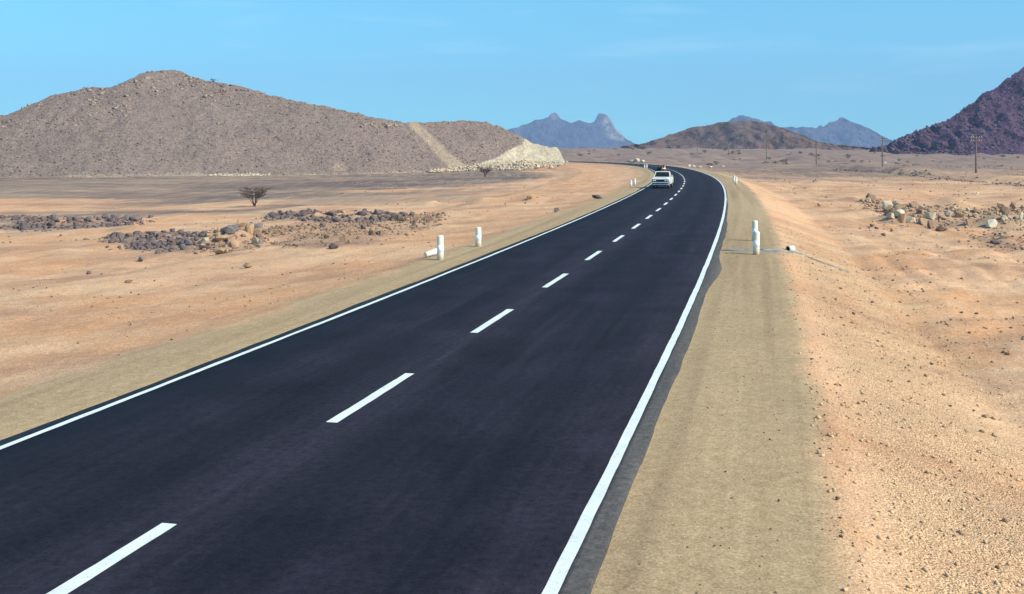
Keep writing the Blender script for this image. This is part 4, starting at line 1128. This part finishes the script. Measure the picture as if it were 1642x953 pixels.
for sx in (-1, 1): prism('bed_side', [(.64, .40), (.64, .98), (2.2, .98), (2.2, .42), (1.75, .40), (1.7, .66), (1.18, .66), (1.13, .40)], sx * .74, sx * .79, M['car_white'], truck, .012)
box('tailgate', (-.735, .735, 2.16, 2.2, .45, .97), M['car_white'], truck, .01)
box('bed_front', (-.735, .735, .64, .67, .5, 1.0), M['car_white'], truck, .008)
for sx in (-1, 1):
    mm = bar('mirror_arm', (sx * .78, -.45, 1.0), (sx * .93, -.5, 1.12), .02, .02, M['chrome'], truck)
    box('mirror', (sx * .93 - .06, sx * .93 + .06, -.53, -.5, 1.08, 1.2), M['chrome'], mm, .008)
for sx in (-1, 1):
    for y in (-1.45, 1.44):
        w = empty('wheel', (sx * .68, y, .30)); w.parent = truck; w.rotation_euler = (0, R(90), 0)
        lathe('tyre', [(.19, -.085), (.27, -.088), (.30, -.06), (.302, 0), (.30, .06), (.27, .088), (.19, .085)], 28, M['rubber'], w, cap=False)
        lathe('rim', [(.0, -.06), (.1, -.07), (.12, -.05), (.19, -.08), (.195, 0), (.19, .08), (.12, .05), (.1, .07), (.0, .06)], 24, M['chrome'], w, cap=False)

# ------------------------------------------------------------------ people on the truck
M['skin'] = simple_mat('skin', (0.16, 0.085, 0.055), 0.6, 0, 0.08)
M['white_cloth'] = simple_mat('white_cloth', (0.72, 0.7, 0.64), 0.9, 0, 0.06, 6, 0.1, 0.3)
M['dark_cloth'] = simple_mat('dark_cloth', (0.02, 0.022, 0.024), 0.9, 0, 0.2, 6, 0.1, 0.3)
M['brown_cloth'] = simple_mat('brown_cloth', (0.2, 0.1, 0.045), 0.9, 0, 0.15, 6, 0.1, 0.3)
M['red_cloth'] = simple_mat('red_cloth', (0.42, 0.035, 0.035), 0.9, 0, 0.15, 6, 0.1, 0.3)
def skin_obj(name, verts, edges, rad, mat, parent, root_i=0, sub=2):
    me = bpy.data.meshes.new(name); me.from_pydata(verts, edges, []); me.update()
    o = link(name, me, mat, parent)
    sk = o.modifiers.new('Skin', 'SKIN'); sk.use_smooth_shade = True
    if not me.skin_vertices: me.skin_vertices.new()
    for i, r_ in enumerate(rad):
        me.skin_vertices[0].data[i].radius = (r_, r_) if not isinstance(r_, tuple) else r_
        me.skin_vertices[0].data[i].use_root = (i == root_i)
    ss = o.modifiers.new('Sub', 'SUBSURF'); ss.levels = sub; ss.render_levels = sub
    return o
def person(parent_loc, rz, label, pose, robe, scarf, cap=None):
    """pose: kneel/sit; origin on the bed floor under the pelvis, facing -Y"""
    r = empty('person', parent_loc, rz)
    ph = pose['pelvis']
    J = {'pelvis': (0, 0, ph), 'waist': (0, -.03, ph + .16), 'chest': (0, -.06, ph + .36), 'neck': (0, -.07, ph + .53), 'jaw': (0, -.095, ph + .61), 'head': (0, -.085, ph + .70), 'crown': (0, -.075, ph + .775)}
    names = list(J); V = [J[n] for n in names]; E = [(i, i + 1) for i in range(6)]; Rr = [.135, .125, .15, .062, .082, .095, .068]
    def chain(start, pts, rads):
        a = start
        for p, q in zip(pts, rads): V.append(p); Rr.append(q); E.append((a, len(V) - 1)); a = len(V) - 1
        return a
    for sx in (-1, 1):
        chain(2, [(sx * .19, -.05, ph + .44), (sx * .27, -.12, ph + .2), (sx * .22, -.34, ph + .12), (sx * .2, -.42, ph + .14)], [.062, .048, .036, .032])
        a = len(V) - 1
        for q in range(4): chain(a, [(sx * (.2 + .03 - .02 * q), -.47 - .005 * (q % 2), ph + .145), (sx * (.2 + .035 - .022 * q), -.505, ph + .12)], [.011, .009])
        chain(a, [(sx * .165, -.43, ph + .135), (sx * .15, -.455, ph + .125)], [.012, .01])
        kx = sx * .13
        chain(0, [(sx * .1, -.03, ph - .05), (kx, pose['knee'][0], pose['knee'][1]), (kx, pose['foot'][0], pose['foot'][1]), (kx, pose['foot'][0] - .15, max(.04, pose['foot'][1] - .02))], [.09, .068, .045, .035])
    V.append((0, -.185, ph + .685)); Rr.append(.018); E.append((5, len(V) - 1))        # nose
    b = skin_obj('body', V, E, Rr, M['skin'], r)
    # robe: closed tunic around trunk and thighs
    n = 18; rows = [(ph + .53, .085, .08, -.07), (ph + .50, .16, .10, -.065), (ph + .44, .245, .13, -.06), (ph + .3, .235, .165, -.05), (ph + .1, .205, .165, -.03), (ph - .05, .23, .2, -.04), (max(.03, ph - .28), .28, .27, -.06), (0.02, .3, .3, -.06)]
    rp = random.Random(3); VV = []; FF = []
    for i, (z, rx, ry, oy) in enumerate(rows):
        for j in range(n):
            t = 2 * math.pi * j / n; wob = 1 + (.05 * math.sin(j * 2.6 + i) if i > 2 else 0)
            VV.append((rx * wob * math.cos(t), oy + ry * wob * math.sin(t), z))
    for i in range(len(rows) - 1):
        for j in range(n): FF.append((i * n + j, i * n + (j + 1) % n, (i + 1) * n + (j + 1) % n, (i + 1) * n + j))
    link('robe', npmesh('robe', np.array(VV), np.array(FF), True), M[robe], r)
    for sx in (-1, 1):
        V2 = [(sx * .16, -.05, ph + .45), (sx * .22, -.08, ph + .4), (sx * .275, -.125, ph + .19), (sx * .225, -.31, ph + .125)]
        skin_obj('sleeve', V2, [(0, 1), (1, 2), (2, 3)], [.09, .088, .075, .06], M[robe], r, 0, 1)
    if scarf:
        sv = []; sf = []; n = 20
        rws = [(ph + .845, .02), (ph + .83, .07), (ph + .79, .11), (ph + .72, .135), (ph + .64, .135), (ph + .57, .15), (ph + .5, .2)]
        for i, (z, rr_) in enumerate(rws):
            for j in range(n):
                t = 2 * math.pi * j / n; c_, s_ = math.cos(t), math.sin(t)
                q = rr_ * (1 + .05 * math.sin(j * 1.9 + i * .7))
                # open in front of the face
                fy = -.08 + q * s_
                if i in (3, 4) and s_ < -.72: fy = -.08 - rr_ * .3
                sv.append((q * c_, fy, z))
        for i in range(len(rws) - 1):
            for j in range(n):
                if i in (2, 3, 4) and math.sin(2 * math.pi * (j + .5) / n) < -.74: continue
                sf.append((i * n + j, i * n + (j + 1) % n, (i + 1) * n + (j + 1) % n, (i + 1) * n + j))
        link('headscarf', npmesh('headscarf', np.array(sv), np.array(sf), True), M[scarf], r)
    if cap:
        c = lathe('turban', [(.10, .0), (.145, .015), (.16, .055), (.145, .1), (.10, .135), (.03, .15)], 20, M[cap], r); c.location = (0, -.08, ph + .74)
    for sx in (-1, 1):
        e = lathe('eye', [(.0, -.012), (.009, -.008), (.012, 0), (.009, .008), (.0, .012)], 8, M['white_cloth'], r, cap=False); e.location = (sx * .034, -.172, ph + .71)
    tag(r, label, 'person')
    return r
Mt = Matrix.Translation(truck.location) @ Matrix.Rotation(truck.rotation_euler.z, 4, 'Z')
def on_truck(x, y, z): return Mt @ Vector((x, y, z))
kneel = {'pelvis': .50, 'knee': (-.22, .07), 'foot': (.2, .07)}
stoop = {'pelvis': .66, 'knee': (-.2, .36), 'foot': (.02, .06)}
person(on_truck(.02, .95, .56), truck.rotation_euler.z, 'person in white headscarf and brown turban standing behind the cab', stoop, 'brown_cloth', 'white_cloth', 'brown_cloth')
person(on_truck(-.42, 1.1, .56), truck.rotation_euler.z + .15, 'person wrapped in dark clothes riding behind the cab', stoop, 'dark_cloth', 'dark_cloth', None)
person(on_truck(.36, .22, .13), truck.rotation_euler.z, 'driver in white robe behind the windscreen', {'pelvis': .38, 'knee': (-.42, .36), 'foot': (-.6, .1)}, 'white_cloth', None, 'white_cloth')
bmx = rock_shape(77, 22, .9); sack = link('cloth_bundle', bm_mesh('cloth_bundle', bmx, True), M['red_cloth'])
sack.scale = (.15, .2, .56); sack.location = on_truck(.63, .86, .56); sack.modifiers.new('Sub', 'SUBSURF').levels = 2; sack.modifiers['Sub'].render_levels = 2
tag(sack, 'red cloth bundle in the truck bed behind the driver side', 'bundle')

# ------------------------------------------------------------------ haze: the far mountains fade to blue
bm = bmesh.new(); box_bm(bm, -5600, 5600, -400, 6100, -12, 420)
hz = link('haze', bm_mesh('haze', bm))
hm = bpy.data.materials.new('haze'); hm.use_nodes = True; nt = hm.node_tree; nt.nodes.clear()
ho = nt.nodes.new('ShaderNodeOutputMaterial'); pv = nt.nodes.new('ShaderNodeVolumePrincipled')
pv.inputs['Color'].default_value = (0.45, 0.64, 1.0, 1); pv.inputs['Density'].default_value = 0.00019; pv.inputs['Anisotropy'].default_value = 0.0
nt.links.new(pv.outputs[0], ho.inputs['Volume'])
hz.data.materials.append(hm)
tag(hz, 'thin blue haze over the desert', 'haze', kind='stuff')
